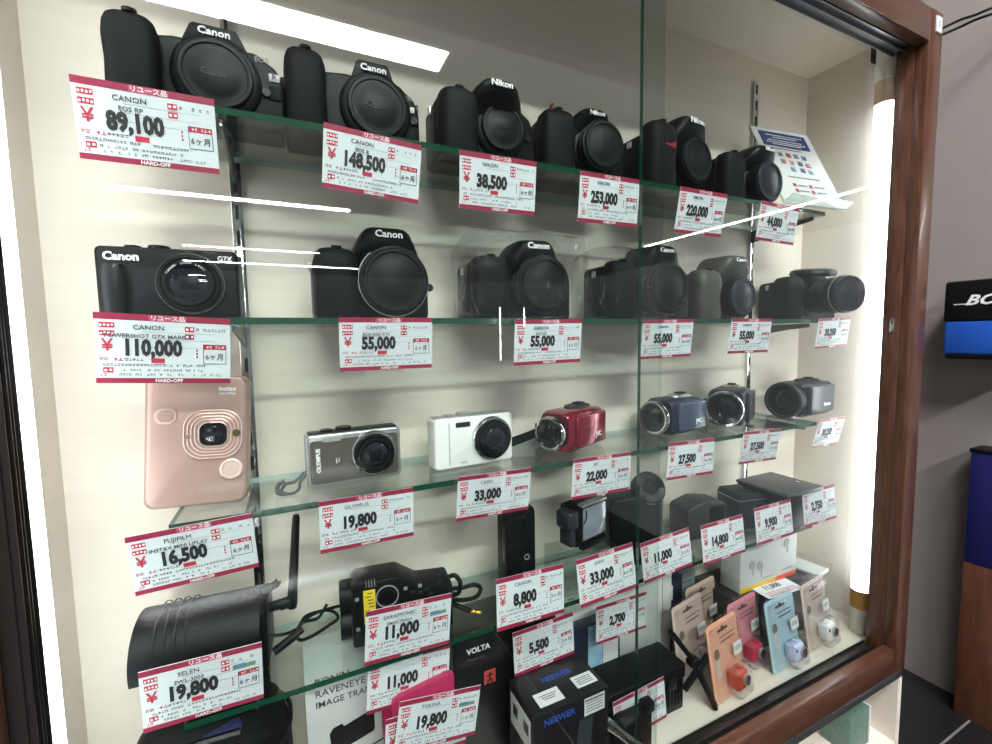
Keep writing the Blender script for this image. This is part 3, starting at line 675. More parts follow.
slr('dslr_camera', 'camera greyed by painted pane haze, slate lens cap, on the second shelf', TOPC, xat(707, 290, 1.15, 1), 0, .134, .076, .100, .044, hx=.018, gw=.050, gd=.026, mr=.030, mx=.022, logo='Canon', gh=.076, lens=.020, lensr=.031, body=haze_pl, grip=haze_pl, cap=capblue, humpw=.064, humpd=.024, group=G2, logosize=.008, dial=False)
c = slr('dslr_camera', 'black camera with long capped lens at right end of second shelf', TOPC, xat(797, 290, 1.165, 1), -16, .130, .076, .088, .040, hx=.012, gw=.040, gd=.032, mr=.030, mx=.014, logo='', gh=.078, lens=.066, lensr=.031, cap=capblue, humpw=.050, humpd=.012, ring=silver, group=G2, capr=.031, mz=.042)
bm = BM(); lathe(bm, [(0, 0), (.034, 0), (.037, .004), (.035, .010), (.028, .013), (0, .014)], T(.016, -.016, .081) @ RX(6), 40); put('flash_disc', bm, blk2, c)
# --- third shelf
def instax():
    t = thing('instant_camera', 'rose gold upright instant camera at the left end of third shelf', 'camera', xat(200, 500, 1.11, 2), -2, None, rx=-5, ry=3.0)
    w, h, d = .0825, .1225, .030
    bm = BM(); prism(bm, rrect(w, h, .009, 6, 0, h/2), -d/2, d/2, .004, 3); put('body', bm, rose, t)
    bm = BM()
    prism(bm, rrect(.049, .047, .016, 8, .013, .067), -d/2-.0012, -d/2+.001, .0006, 1); put('lens_panel', bm, rose, t)
    for k in range(5):
        s = 1-k*.125; bm = BM(); o_ = rrect(.047*s, .045*s, .016*s, 8, .013, .067); y = -d/2-.0016
        tube(bm, [(x, y, z) for x, z in o_+[o_[0]]], .00055, 6); put('ridge_ring', bm, rose_lt, t)
    bm = BM(); prism(bm, rrect(.022, .021, .006, 6, .013, .067), -d/2-.003, -d/2, .0006, 1); put('lens_window', bm, gloss, t)
    bm = BM(); lathe(bm, [(.0082, 0), (.0078, .0012), (.006, .0014), (.0045, .0006), (0, .0011)], T(.013, -d/2-.0028, .067) @ FRONT, 36); put('lens', bm, lensg, t)
    bm = BM(); lathe(bm, [(.0035, 0), (.0035, .001), (0, .0013)], T(.032, -d/2-.0012, .0675) @ FRONT, 20); put('flash', bm, mat('flash_dark', '4d4a33', .15), t)
    bm = BM(); prism(bm, rrect(.004, .004, .0008, 2, -.007, .0655), -d/2-.0022, -d/2, .0002, 1); put('sensor', bm, mat('sensor_grey', '8a7a74', .3), t)
    bm = BM(); lathe(bm, [(.0098, 0), (.0098, .0014), (.0085, .0020), (.0078, .0020), (.0072, .0012), (0, .0014)], T(.028, -d/2, .033) @ FRONT, 40); put('shutter_button', bm, rose_lt, t)
    bm = BM(); prism(bm, rrect(.017, .0145, .006, 6, -.025, .085), -d/2-.0012, -d/2, .0005, 1); put('mirror', bm, rose_lt, t)
    bm = BM(); prism(bm, rrect(.0125, .0105, .0045, 6, -.0245, .085), -d/2-.0018, -d/2, .0004, 1); put('mirror_glass', bm, rose, t)
    text(t, 'brand_text', 'instax', .0062, F(.024, -d/2-.0004, .110), white_print, bold=.02, ext=.0004)
    text(t, 'model_text', 'mini LiPlay', .0032, F(.024, -d/2-.0004, .1055), white_print, bold=.01, ext=.0004)
instax()
G3 = 'small cameras on the third shelf'
c = compact('bronze compact camera with wrist cord on the third shelf', xat(354, 455, 1.12, 2), 3, .099, .056, .024, silver, .019, .030, .0215, 'OLYMPUS', (-.038, .029), .0058, front2=silver_br, topm=blk2, vertical=True, group=G3)
text(c, 'model_text', 'μ', .009, F(-.019, -.0135, .028), white_print)
bm = BM(); prism(bm, rrect(.018, .005, .001, 2, -.024, .050), -.0135, -.012, .0002, 1); put('flash_window', bm, mat('flash_grey', '9b9b98', .15), c)
bm = BM(); pts = [(-.050, 0, .016), (-.056, -.004, .012), (-.062, -.010, .010), (-.070, -.014, .010), (-.074, -.014, .004), (-.073, -.018, .002), (-.064, -.02, .0015), (-.058, -.016, .004), (-.056, -.008, .008), (-.050, -.001, .013)]
bm2 = bm; tube(bm2, pts, .0016, 8); tube(bm2, [(-.071, -.014, .014), (-.077, -.015, .010), (-.077, -.016, .003), (-.070, -.018, .0015)], .0022, 8); put('wrist_cord', bm2, strapm, c)
c = compact('white compact camera with black lens on the third shelf', xat(471, 445, 1.115, 2), 4, .104, .060, .026, white_pl, .022, .031, .0235, 'CASIO', (-.017, .0515), .0042, topm=silver, group=G3, logo_m=ink)
bm = BM(); prism(bm, rrect(.022, .007, .001, 2, -.008, .0465), -.0140, -.012, .0003, 1) if False else prism(bm, rrect(.019, .006, .001, 2, -.016, .0515), -.0134, -.012, .0003, 1); put('flash_window', bm, grey_dk, c)
bm = BM(); box(bm, (-.034, -.0135, .030), (.0012, .001, .050)); put('front_seam', bm, mat('seam_grey', 'bdbdbb', .4), c)
text(c, 'model_text', 'EXILIM', .003, F(-.016, -.0134, .006), fine)
def camcorder(label, loc, rz, L=.11, w=.050, h=.055, lr=.021, body=blk2, side=None, rim=chrome, brand='JVC', strap=True, topm=None, cyl_front=.016, sc=1.0, side2=None):
    """a camcorder pointing to -y; screen side on +x"""
    t = thing('camcorder', label, 'camcorder', loc, rz, G3); t.scale = (sc, sc, sc)
    bm = BM(); y0 = -L/2+cyl_front
    loft(bm, [[(x, y, z) for x, z in rrect(w*s, h*s, .010*s, 5, 0, h*.5+dz)] for y, s, dz in ((y0, .90, 0), (y0+.006, 1, 0), (L*.3, 1, 0), (L/2-.006, .97, .0), (L/2, .82, 0))]); put('body', bm, body, t)
    bm = BM(); Mx = T(0, y0+.002, h*.5) @ FRONT
    lathe(bm, [(lr, 0), (lr*1.06, .003), (lr*1.06, cyl_front-.004), (lr*.98, cyl_front)], Mx, 48); put('lens_barrel', bm, blk, t)
    bm = BM(); lathe(bm, [(lr*1.09, cyl_front-.006), (lr*1.11, cyl_front-.003), (lr*1.05, cyl_front+.001), (lr*.93, cyl_front), (lr*.90, cyl_front-.004)], Mx, 48); put('chrome_rim', bm, rim, t)
    bm = BM(); lathe(bm, [(lr*.92, cyl_front-.004), (lr*.6, cyl_front-.006), (lr*.58, cyl_front-.009), (0, cyl_front-.007)], Mx, 40, mis=[0, 0, 1]); put('front_glass', bm, [gloss, lensg], t)
    bm = BM(); box(bm, (0, 0, 0), (lr*.8, lr*.55, .0006), .0002, M=Mx @ T(0, 0, cyl_front-.0052)); put('lens_shutter', bm, blk, t)
    # folded screen on +x side
    bm = BM(); box(bm, (w/2+.002, .010, h*.52), (.009, L*.66, h*.80), .003, 3); put('folded_screen', bm, side or body, t)
    if side2: 
        bm = BM(); box(bm, (w/2+.0068, .010, h*.30), (.0006, L*.58, h*.25), .0002); put('screen_inlay', bm, side2, t)
    text(t, 'brand_text', brand, .0085, T(w/2+.0072, .022, h*.36) @ RZ(90) @ FRONT, white_print, bold=.03, ext=.0003)
    bm = BM(); loft(bm, [[(x, y, z) for x, z in rrect(w*.50*s, .009*s, .004*s, 4, -.002, h-.0005)] for y, s in ((-L*.02, .5), (L*.06, 1), (L*.34, 1), (L*.42, .6))]); put('top_housing', bm, topm or grey_dk, t)
    bm = BM(); box(bm, (0, L*.2, h+.0060), (.012, .016, .002), .0008); put('zoom_lever', bm, blk, t)
    if strap:
        bm = BM()
        loft(bm, [[(cx+dx, y, cz+dz) for dx, dz in rrect(.005, .026, .002, 2)] for cx, y, cz in ((-w/2-.002, -L*.30, h*.42), (-w/2-.016, -L*.22, h*.36), (-w/2-.022, 0, h*.33), (-w/2-.016, L*.22, h*.38), (-w/2-.002, L*.32, h*.42))]); put('hand_strap', bm, rub, t)
    return t
c = camcorder('glossy red camcorder with chrome lens rim on the third shelf', xat(570, 428, 1.13, 2), -68, L=.105, w=.050, h=.054, lr=.0205, body=redm, side=redm, brand='JVC', topm=grey_dk)
bm = BM(); o_ = [(-.030, -.030, .024), (-.048, -.034, .018), (-.066, -.026, .012)]
loft(bm, [[(x, y+dy, z+dz) for dy, dz in rrect(.005, .013, .002, 2)] for x, y, z in ((-.028, .010, .024), (-.034, -.020, .022), (-.040, -.045, .017), (-.046, -.072, .013))]); put('loose_strap', bm, rub, c)
c = camcorder('navy camcorder with chrome lens rim behind the left pane edge', xat(672, 420, 1.14, 2), -82, L=.10, w=.050, h=.055, lr=.0235, body=navy, side=mat('slate_blue', '4b536b', .2, .3), brand='JVC', topm=silver)
camcorder('black camcorder with large chrome lens ring in front of the right upright', xat(729, 410, 1.15, 2), -62, L=.10, w=.056, h=.060, lr=.027, body=navy, side=grey_dk, brand='', topm=silver_br)
camcorder('big black camcorder with wide lens hood at right end of third shelf', xat(800, 400, 1.13, 2), -86, L=.125, w=.056, h=.062, lr=.030, body=grey_dk, side=mat('slate_side', '45484f', .3, .2), rim=grey_dk, brand='Canon', topm=blk, cyl_front=.022)
# ================================================================== FOURTH SHELF
def sp(px, py, Y, i=3): return shelf_pt(px, py, Y, i)
# security camera with visor and antenna
t = thing('security_camera', 'black security camera with visor and upright antenna, left of fourth shelf', 'camera', sp(208, 630, 1.125), -3)
bm = BM(); r = .036
N = 20; out = []
vis = []
for rr, sgn in ((.0375, 1), (.0360, -1)):
    arc = [(rr*math.cos(math.radians(a)), rr*math.sin(math.radians(a))) for a in ([195-i*210/N for i in range(N+1)] if sgn > 0 else [-15+i*210/N for i in range(N+1)])]
    vis += arc
secs = [[(x, y*1.05-.001, z*1.0+.043) for y, z in vis] for x in (-.053, .050)]
loft(bm, secs); put('visor', bm, blk, t)
bm = BM(); cyl(bm, (-.046, 0, .041), .032, .096, RY(90), 40, bev=.002)
for k in range(5): lathe(bm, [(.0335, 0), (.0345, .001), (.0345, .003), (.0335, .004)], T(-.030+.009*k, 0, .041) @ RY(90), 40)
put('housing', bm, blk2, t)
bm = BM()
for k in range(4): lathe(bm, [(.0396, 0), (.0402, .0006), (.0402, .0014), (.0396, .002)], T(-.036+.008*k, -.0, .043) @ RY(90), 40)
put('visor_ribs', bm, blk2, t)
bm = BM(); box(bm, (.052, 0, .041), (.008, .058, .062), .004, 3); put('rear_cap', bm, blk, t)
bm = BM(); prism(bm, [(.040, .070), (.066, .080), (.068, .084), (.064, .083), (.064, .087), (.058, .083), (.036, .078)], -.004, .004, .0008, 1); put('mounting_fin', bm, blk, t)
bm = BM(); rod(bm, (.050, 0, .058), (.074, -.002, .061), .0052); cyl(bm, (.066, -.002, .0595), .006, .010, RY(80), 20); put('antenna_joint', bm, blk, t)
bm = BM(); lathe(bm, [(0, 0), (.0046, 0), (.0052, .004), (.0048, .020), (.0038, .096), (.003, .100), (0, .101)], T(.077, -.002, .054) @ RY(5), 20); put('antenna', bm, blk, t)
bm = BM(); box(bm, (.036, -.0395, .050), (.010, .0008, .016), M=T(-.004, .0040, -.006)); put('barcode_sticker', bm, card_w, t)
# coiled cable with plug
bm = BM(); Yc = 1.08
def cpts(l, Y): return [at(a, b, Y+d) for a, b, d in l]
cb = thing('power_cable', 'black looped power cable with plug beside the security camera', 'cable', sp(305, 640, Yc)); o = cb.location
bm = BM(); tube(bm, [p-o for p in cpts([(268, 636, 0), (285, 634, 0), (298, 628, -.01), (306, 616, 0), (325, 610, .01), (340, 606, .02), (347, 607, .02)], Yc)], .0017)
tube(bm, [p-o for p in cpts([(296, 634, -.01), (302, 622, -.005), (318, 612, .01), (332, 611, .012), (338, 618, .01), (328, 626, 0), (312, 636, -.01), (300, 640, -.02), (296, 632, -.02), (304, 622, -.01), (318, 618, 0), (327, 604, .01)], Yc)], .0017); put('cord', bm, blk, cb)
bm = BM(); a, b = at(274, 652, Yc-.03)-o, at(297, 634, Yc-.02)-o; rod(bm, a, b, .0042); rod(bm, b, b+(b-a)*.28, .003); put('plug', bm, blk, cb)
# audio mixer
t = thing('audio_mixer', 'black audio mixer box with yellow sticker on the fourth shelf', 'audio mixer', sp(397, 600, 1.10), -6)
out = [(-.050, .002), (-.047, 0), (.060, 0), (.062, .003), (.062, .052), (.059, .055), (.024, .057), (.006, .069), (.0, .073), (-.045, .073), (-.050, .068)]
bm = BM(); prism(bm, out, -.019, .019, .0025, 2); put('body', bm, blk2, t)
for z in (.053, .020):
    bm = BM(); cyl(bm, (-.048, 0, z), .0165, .014, RY(-90), 32, bev=.001); put('socket', bm, blk, t)
    bm = BM(); lathe(bm, [(.0125, 0), (.0125, .001), (.0112, .001), (.0112, 0)], T(-.012, -.0190, z) @ FRONT, 32); put('knob_ring', bm, grey_print, t)
    bm = BM(); cyl(bm, (-.012, -.0185, z), .0088, .003, FRONT, 28, bev=.0006); put('knob', bm, blk, t)
bm = BM(); box(bm, (-.031, -.0196, .045), (.0125, .0006, .038)); put('yellow_label', bm, yel, t)
bm = BM(); rnd = random.Random(2)
for k in range(9): box(bm, (-.031+rnd.uniform(-.003, .003), -.0201, .030+k*.0038), (.006, .0002, .0009))
for k in range(4): box(bm, (-.034+k*.003, -.0197, .0715), (.0007, .0004, .009), mi=1)
for x, z in ((-.044, .056), (.008, .058), (.024, .058), (-.044, .022)): box(bm, (x, -.0197, z), (.004, .0004, .004), .0002, mi=1)
for x, z in ((.016, .052), (.024, .050), (.032, .052), (.036, .046), (.046, .058)): box(bm, (x, -.0197, z), (.005, .001, .003), .0003, mi=2)
put('panel_print', bm, [ink, grey_print, grey_dk], t)
bm = BM(); tube(bm, [(.060, 0, .050), (.068, -.004, .053), (.074, -.006, .044), (.072, -.006, .032), (.063, -.004, .030)], .0028)
tube(bm, [(.060, 0, .036), (.075, -.006, .037), (.090, -.010, .040), (.098, -.010, .034), (.092, -.012, .026), (.076, -.010, .024), (.062, -.006, .026)], .0026)
tube(bm, [(.060, 0, .020), (.070, -.010, .018), (.084, -.016, .012)], .003); put('lead', bm, blk, t)
bm = BM(); rod(bm, (.084, -.016, .012), (.096, -.018, .0085), .0019); rod(bm, (.0855, -.0163, .0118), (.0875, -.0167, .0112), .0026); put('jack_plug', bm, gold, t)
# battery grip, upright
t = thing('battery_grip', 'tall black battery grip standing between mixer and action camera', 'battery grip', sp(516, 560, 1.10), -4)
bm = BM(); prism(bm, [(-.019, 0), (.020, 0), (.020, .104), (.0195, .118), (.014, .124), (.006, .122), (.004, .112), (-.019, .110)], -.018, .018, .002, 2); put('body', bm, blk, t)
bm = BM(); box(bm, (.004, -.0185, .060), (.004, .001, .100)); box(bm, (-.019, -.010, .075), (.003, .012, .050), .0008); put('side_rib', bm, blk2, t)
bm = BM(); lathe(bm, [(.0038, 0), (.0038, .001), (.0026, .001), (.0026, 0)], T(.007, -.0185, .058) @ FRONT, 24); put('lock_ring', bm, grey_print, t)
# action camera on a clear riser
t = thing('acrylic_riser', 'clear acrylic riser block under the small action camera', 'display riser', sp(580, 560, 1.07))
bm = BM(); box(bm, (0, 0, .027), (.088, .044, .054), .001); put('block', bm, acry, t)
p = sp(580, 540, 1.07); p.z += .0545
t = thing('action_camera', 'small black action camera showing its silver screen on the riser', 'camera', p, 14)
bm = BM(); box(bm, (.006, 0, .032), (.062, .030, .054), .004, 3); put('housing', bm, blk, t)
bm = BM(); box(bm, (.011, -.0155, .034), (.047, .002, .043), .001); put('screen', bm, mat('silver_screen', 'b4bac4', .12, .6), t)
bm = BM(); box(bm, (.010, -.013, .0595), (.050, .010, .003), .0008)
for k in range(12): box(bm, (-.012+k*.004, -.013, .0615), (.0015, .009, .0014))
put('ribbed_top', bm, silver, t)
bm = BM(); box(bm, (-.030, -.004, .044), (.018, .026, .024), .004, 3); box(bm, (-.026, -.002, .018), (.012, .022, .022), .003, 3); put('lens_housing', bm, grey_dk, t)
bm = BM(); tube(bm, [(-.008, -.0172, .053), (-.007, -.0175, .046), (-.009, -.0172, .040), (-.012, -.017, .036)], .0008); put('latch', bm, blk, t)
bm = BM(); box(bm, (.010, -.014, .0035), (.050, .008, .006), .001); put('lower_rail', bm, blk, t)
# night vision scope
t = thing('monocular', 'black monocular with round eyepiece behind the green pane edge', 'monocular', sp(633, 540, 1.10), -18)
bm = BM(); prism(bm, [(-.042, .028), (-.010, .020), (-.006, .0), (.012, 0), (.014, .105), (-.036, .100), (-.044, .090)], -.018, .018, .004, 3); put('body', bm, blk, t)
bm = BM(); cyl(bm, (.022, 0, 0), .020, .095, None, 36, bev=.003, r2=.022); put('barrel', bm, blk2, t)
bm = BM(); lathe(bm, [(0, -.012), (.021, -.012), (.024, -.006), (.024, .008), (.021, .011), (.012, .010), (.010, .006), (0, .006)], T(.022, 0, .108) @ RX(58) @ RZ(0), 40, mis=[0, 0, 0, 1, 1, 1, 2]); put('eyepiece', bm, [blk, grey_dk, lensg], t)
# rounded dark box
t = thing('dark_speaker', 'dark box with rounded top standing behind the 14,800 tag', 'speaker', sp(697, 530, 1.15), -6); t.scale = (.88, .88, .95)
bm = BM(); prism(bm, [(-.045, 0), (.045, 0), (.046, .052), (.042, .058), (.008, .064), (-.008, .065), (-.042, .056), (-.046, .050)], -.026, .026, .004, 3); put('body', bm, mat('charcoal', '2a2b2c', .5), t)
bm = BM(); box(bm, (.022, -.0265, .030), (.036, .002, .050), .001); put('front_plate', bm, blk, t)
# grey ribbed box
t = thing('grey_adapter', 'grey ribbed charger box standing left of the flat topped device', 'charger', sp(741, 510, 1.135), -12); t.scale = (.74, .66, .90)
bm = BM(); prism(bm, [(-.038, 0), (.038, 0), (.038, .060), (.034, .067), (-.034, .067), (-.038, .060)], -.040, .040, .002, 2); put('body', bm, grey_dk, t)
bm = BM()
for k in range(9): box(bm, (0, -.034+k*.0085, .0675), (.068, .006, .0010), .0004)
put('top_ribs', bm, grey_dk, t)
bm = BM(); box(bm, (0, 0, .0565), (.0775, .0815, .0012)); put('seam', bm, silver, t)
bm = BM(); lathe(bm, [(0, 0), (.012, 0), (.012, .002), (0, .0025)], T(.016, -.0395, .036) @ FRONT, 32); put('dial', bm, blk2, t)
# flat topped device
t = thing('card_reader', 'black device with wide flat grey top at right end of fourth shelf', 'device', W(1.71, 1.07, ZS[3]+.0008))
bm = BM(); box(bm, (.004, .004, .033), (.080, .070, .066), .003); put('body', bm, blk, t)
bm = BM(); box(bm, (0, 0, .0705), (.098, .092, .005), .0015); put('flat_top', bm, mat('flat_top_grey', '3f3e41', .38), t)
bm = BM(); box(bm, (.0, 0, .0665), (.094, .088, .003), .001); put('lower_lip', bm, blk, t)
bm = BM(); cyl(bm, (.026, -.016, .0728), .0035, .003, None, 16, bev=.0008); put('screw', bm, chrome, t)
# ================================================================== POSTER ON THE TOP SHELF
t = thing('acrylic_sign', 'white leaning notice card with blue heading at right end of top shelf', 'sign', W(1.73, 1.0, ZS[0]+.001))
BLc, BRc, TRc, TLc = W(1.586, 1.003, .4515), W(1.866, .959, .4440), W(1.901, 1.124, .777), W(1.621, 1.168, .784)
ex = (BRc-BLc); wS = ex.length; ey = (TLc-BLc); ex.normalize(); ey = (ey-ex*ey.dot(ex)); hS = ey.length; ey.normalize(); nz = ex.cross(ey)
MS = Matrix((ex, ey, nz)).transposed().to_4x4(); MS.translation = BLc-t.location
def sflat(name, x, y, w, h, z, m): bm = BM(); box(bm, (x, y, z), (w, h, .0004)); return put(name, bm, m, t, M=None) if False else _sf(name, bm, m)
def _sf(name, bm, m):
    bmesh.ops.transform(bm, matrix=MS, verts=bm.verts); return put(name, bm, m, t, smooth=False)
sflat('card', wS/2, hS/2, wS, hS, 0, card_w)
bm = BM(); box(bm, (wS/2, hS/2, -.0014), (wS+.004, hS+.004, .0018)); _sf('acrylic_back', bm, acry)
sflat('heading_panel', wS*.50, hS*.85, wS*.80, hS*.20, .0005, mat('sign_blue', '27306b', .4))
bm = BM(); rnd = random.Random(5)
for k, (y, a, b) in enumerate(((.905, .2, .8), (.875, .3, .7), (.835, .2, .78), (.805, .17, .82), (.78, .25, .74))):
    x = a
    while x < b: w = rnd.uniform(.01, .03); box(bm, ((x+w/2)*wS, y*hS, .0009), (w*wS*.9, .012*hS, .0002)); x += w+.006
_sf('heading_print', bm, white_print)
cols = [mat('logo_%d' % k, c, .5) for k, c in enumerate(('9a9a86', 'b0402c', '6f7f92', '4f6f9a', 'a07a7a', 'd98d92', '4a4a52', 'cf5560', '5a86b0', '3a5a8a', '9aa8b8'))]
bm = BM(); pos = [(.30, .64), (.44, .64), (.57, .64), (.70, .63), (.30, .545), (.44, .54), (.58, .54), (.71, .53), (.41, .45), (.57, .45), (.70, .44)]
for k, (x, y) in enumerate(pos):
    box(bm, (x*wS, y*hS, .0006), (.075*wS, .055*hS, .0004), mi=k); box(bm, ((x+.01)*wS, y*hS, .0009), (.03*wS, .02*hS, .0002), mi=(k+3) % 11)
_sf('logo_grid', bm, cols)
bm = BM()
for y, a, b in ((.72, .18, .70), (.345, .25, .78), (.24, .35, .50), (.24, .63, .78), (.17, .35, .48), (.17, .64, .78)):
    x = a
    while x < b: w = rnd.uniform(.01, .03); box(bm, ((x+w/2)*wS, y*hS, .0006), (w*wS*.9, .012*hS, .0002)); x += w+.006
_sf('sign_print', bm, fine)
bm = BM()
for x, y in ((.30, .24), (.57, .24), (.30, .17), (.57, .17)): box(bm, (x*wS, y*hS, .0006), (.05*wS, .04*hS, .0003))
_sf('red_marks', bm, redink)
bm = BM(); box(bm, (wS/2, .0015, .008), (wS*1.02, .002, .016)); _sf('acrylic_foot', bm, acry)
# ================================================================== CASE FLOOR
FZ = ZB
def cartoned(name, label, cat, x0, x1, y0, y1, z1, m, z0=FZ, bev=.0008, rz=0, group=None):
    c = W((x0+x1)/2, (y0+y1)/2, z0); c.z += .0004; t = thing(name, label, cat, c, rz, group)
    w, d, h = (x1-x0)*U, (y1-y0)*U, (z1-z0)*U
    bm = BM(); box(bm, (0, 0, h/2), (w, d, h), bev); put('carton', bm, m, t); return t, w, d, h
def strip_marks(bm, x0, x1, z, h, y, seed):
    rnd = random.Random(seed); x = x0
    while x < x1: w = rnd.uniform(.4, 1.1)*h; box(bm, (x+w/2, y, z), (w, .0002, h*.5)); x += w*1.35
# round camera bag
t = thing('camera_bag', 'large rounded black bag on the case floor at bottom left', 'bag', W(-.20, 1.125, FZ)+Vector((0, 0, .0004)))
bm = BM(); loft(bm, [se(0, 0, z*U, a*.74*U, b*.72*U, 2.6, 40) for z, a, b in ((0, .16, .12), (.02, .20, .15), (.15, .22, .165), (.30, .215, .165), (.37, .19, .15), (.415, .145, .115), (.435, .08, .07), (.44, .03, .03))]); put('shell', bm, rub, t)
bm = BM(); s_ = se(0, 0, .33*U, .159*U, .120*U, 2.6, 40); tube(bm, s_+[s_[0]], .0022, 8); put('zip_seam', bm, blk2, t)
bm = BM(); tube(bm, [(-.05, -.045, .185), (-.03, -.055, .192), (.0, -.058, .194), (.03, -.055, .190)], .004, 8); put('handle', bm, blk2, t)
bm = BM(); box(bm, (.0, -.045, .186), (.030, .012, .006), .002, M=RZ(20)); put('blue_tab', bm, mat('navy_web', '2a2f58', .6), t)
# white transmitter box
t, w, d, h = cartoned('transmitter_box', 'white image transmitter box below the fourth shelf, left of black box', 'box', -.008, .362, 1.13, 1.19, -.768, card_w)
y = -d/2-.0005
text(t, 'product_text', 'RONIN', .0115, F(-w/2+.010, y, h-.037), ink, align='LEFT', bold=.012)
text(t, 'product_text', 'RAVENEYE', .0115, F(-w/2+.010, y, h-.051), fine, align='LEFT', bold=.006)
text(t, 'product_text', 'IMAGE TRANSMISSION', .0105, F(-w/2+.010, y, h-.064), fine, align='LEFT', bold=.008)
bm = BM(); prism(bm, [(-.058, .098), (-.052, .092), (-.046, .095), (-.012, .103), (-.010, .106), (-.010, .128), (-.014, .130), (-.044, .122), (-.046, .126), (-.056, .124), (-.060, .118)], y-.0002, y+.0002); prism(bm, rrect(.012, .007, .003, 3, .014, .112), y-.0002, y+.0002)
prism(bm, rrect(.008, .008, .001, 3, .008, .127), y-.0002, y+.0002); prism(bm, [(-.03, .082), (.05, .098), (.05, .0995), (-.03, .0835)], y-.0002, y+.0002); prism(bm, [(-.02, .070), (.05, .086), (.05, .0875), (-.02, .0715)], y-.0002, y+.0002); bmesh.ops.transform(bm, matrix=T(0, 0, -.013), verts=bm.verts); put('device_picture', bm, blk2, t, smooth=False)
# black light box
t, w, d, h = cartoned('light_box', 'tall black box marked with a small red figure, bottom centre', 'box', .366, .70, 1.10, 1.25, -.835, mat('black_gloss_carton', '101012', .28))
y = -d/2-.0005
text(t, 'product_text', 'VOLTA', .010, F(-w/2+.018, y, h-.020), white_print, align='LEFT', bold=.025)
text(t, 'product_text', 'Power up', .006, F(-w/2+.018, y, h-.031), fine, align='LEFT')
bm = BM(); box(bm, (-.026, y, h-.062), (.016, .0003, .018)); put('red_square', bm, mat('red_square', 'c2463f', .5), t, smooth=False)
bm = BM(); box(bm, (-.026, y-.0003, h-.062), (.003, .0002, .012)); box(bm, (-.026, y-.0003, h-.060), (.010, .0002, .002)); box(bm, (-.029, y-.0003, h-.068), (.002, .0002, .006), M=None); box(bm, (-.023, y-.0003, h-.068), (.002, .0002, .006)); put('figure', bm, ink, t, smooth=False)
# camera lamp box with blue lettering
t, w, d, h = cartoned('flash_box', 'black box with blue lettering and white stickers at bottom centre', 'box', .512, .748, .912, 1.052, -.962, mat('black_carton', '141317', .35))
for x, yy, a, b in ((-.022, -.014, .034, .020), (.032, -.010, .030, .018)):
    bm = BM(); box(bm, (x, yy, h+.0003), (a, b, .0003)); put('sticker', bm, card_w, t, smooth=False)
bm = BM(); strip_marks(bm, 0, 0, 0, .001, 0, 1)
for k in range(3): box(bm, (-.022, -.010-.003*k, h+.0006), (.024-.004*k, .0008, .0002))
for k in range(4): box(bm, (.032, -.006-.003*k, h+.0006), (.022, .0008, .0002))
put('sticker_print', bm, ink, t, smooth=False)
nb = mat('blue_letter', '2b4a9c', .4)
text(t, 'brand_text', 'NEEWER', .011, T(.004, .010, h+.0004) @ RZ(0), nb, bold=.02)
text(t, 'brand_text', 'NEEWER', .011, F(-.018, -d/2-.0004, h-.013), nb, bold=.02)
bm = BM(); box(bm, (.032, -d/2-.0004, h-.015), (.030, .0003, .022)); put('sticker', bm, card_w, t, smooth=False)
bm = BM(); 
for k in range(5): box(bm, (.032, -d/2-.0007, h-.007-.0036*k), (.025 if k else .028, .0002, .0009 if k else .002))
put('sticker_print', bm, fine, t, smooth=False)
bm = BM(); box(bm, (-w/2-.0004, 0, h-.030), (.0003, .050, .040)); put('side_label', bm, card_w, t, smooth=False)
bm = BM(); rnd = random.Random(8)
for yy in (-.014, .012):
    for k in range(8): box(bm, (-w/2-.0008, yy-.006+k*.0016, h-.026), (.0002, rnd.choice((.0006, .001)), .014))
put('barcode', bm, ink, t, smooth=False)
bm = BM(); prism(bm, [(-.004, .0), (.020, 0), (.030, h-.028), (.010, h-.028)], -d/2-.0006, -d/2-.0002); put('product_picture', bm, mat('picture_grey', '30363c', .3), t, smooth=False)
text(t, 'model_text', 'i1', .024, F(.0, -d/2-.0008, .040), card_w, shear=.3)
# black hard plastic case
t, w, d, h = cartoned('plastic_case', 'ribbed black plastic case lying behind the 3,850 tag', 'case', .80, 1.12, .988, 1.10, -1.12, blk)
bm = BM(); box(bm, (0, 0, h+.009), (w+.006, d+.004, .022), .003, 3); put('lid', bm, blk, t)
bm = BM()
for k in range(22): box(bm, (-w/2+.010+k*.0062, -d/2-.001, h*.55), (.0022, .002, h*.7), .0005)
put('ribs', bm, blk2, t)
for x in (-.03, .045):
    bm = BM(); box(bm, (x, -d/2-.003, h-.002), (.016, .004, .018), .001); put('latch', bm, blk2, t)
# white cartons behind
t, w, d, h = cartoned('white_carton', 'tall white carton behind the plastic case, under the fourth shelf', 'box', .705, 1.235, 1.15, 1.25, -.775, card_w)
bm = BM(); 
for x, z in ((-.082, h-.036), (-.085, h-.020), (-.078, h-.036)): box(bm, (x, -d/2-.0004, z), (.006, .0003, .0012))
box(bm, (.0985, -d/2-.0004, h/2), (.0006, .0003, h*.98)); put('carton_print', bm, fine, t, smooth=False)
t, w, d, h = cartoned('picture_box', 'small dark box with pale blue picture before the white carton', 'box', .715, .955, 1.105, 1.145, -.93, navy)
bm = BM(); box(bm, (.008, -d/2-.0004, h-.034), (.026, .0003, .064)); put('blue_picture', bm, mat('pale_blue_print', '8fb2c6', .4, noise=.5, nscale=60), t, smooth=False)
bm = BM(); box(bm, (.036, -d/2-.0004, h-.034), (.028, .0003, .064)); put('white_picture', bm, card_w, t, smooth=False)
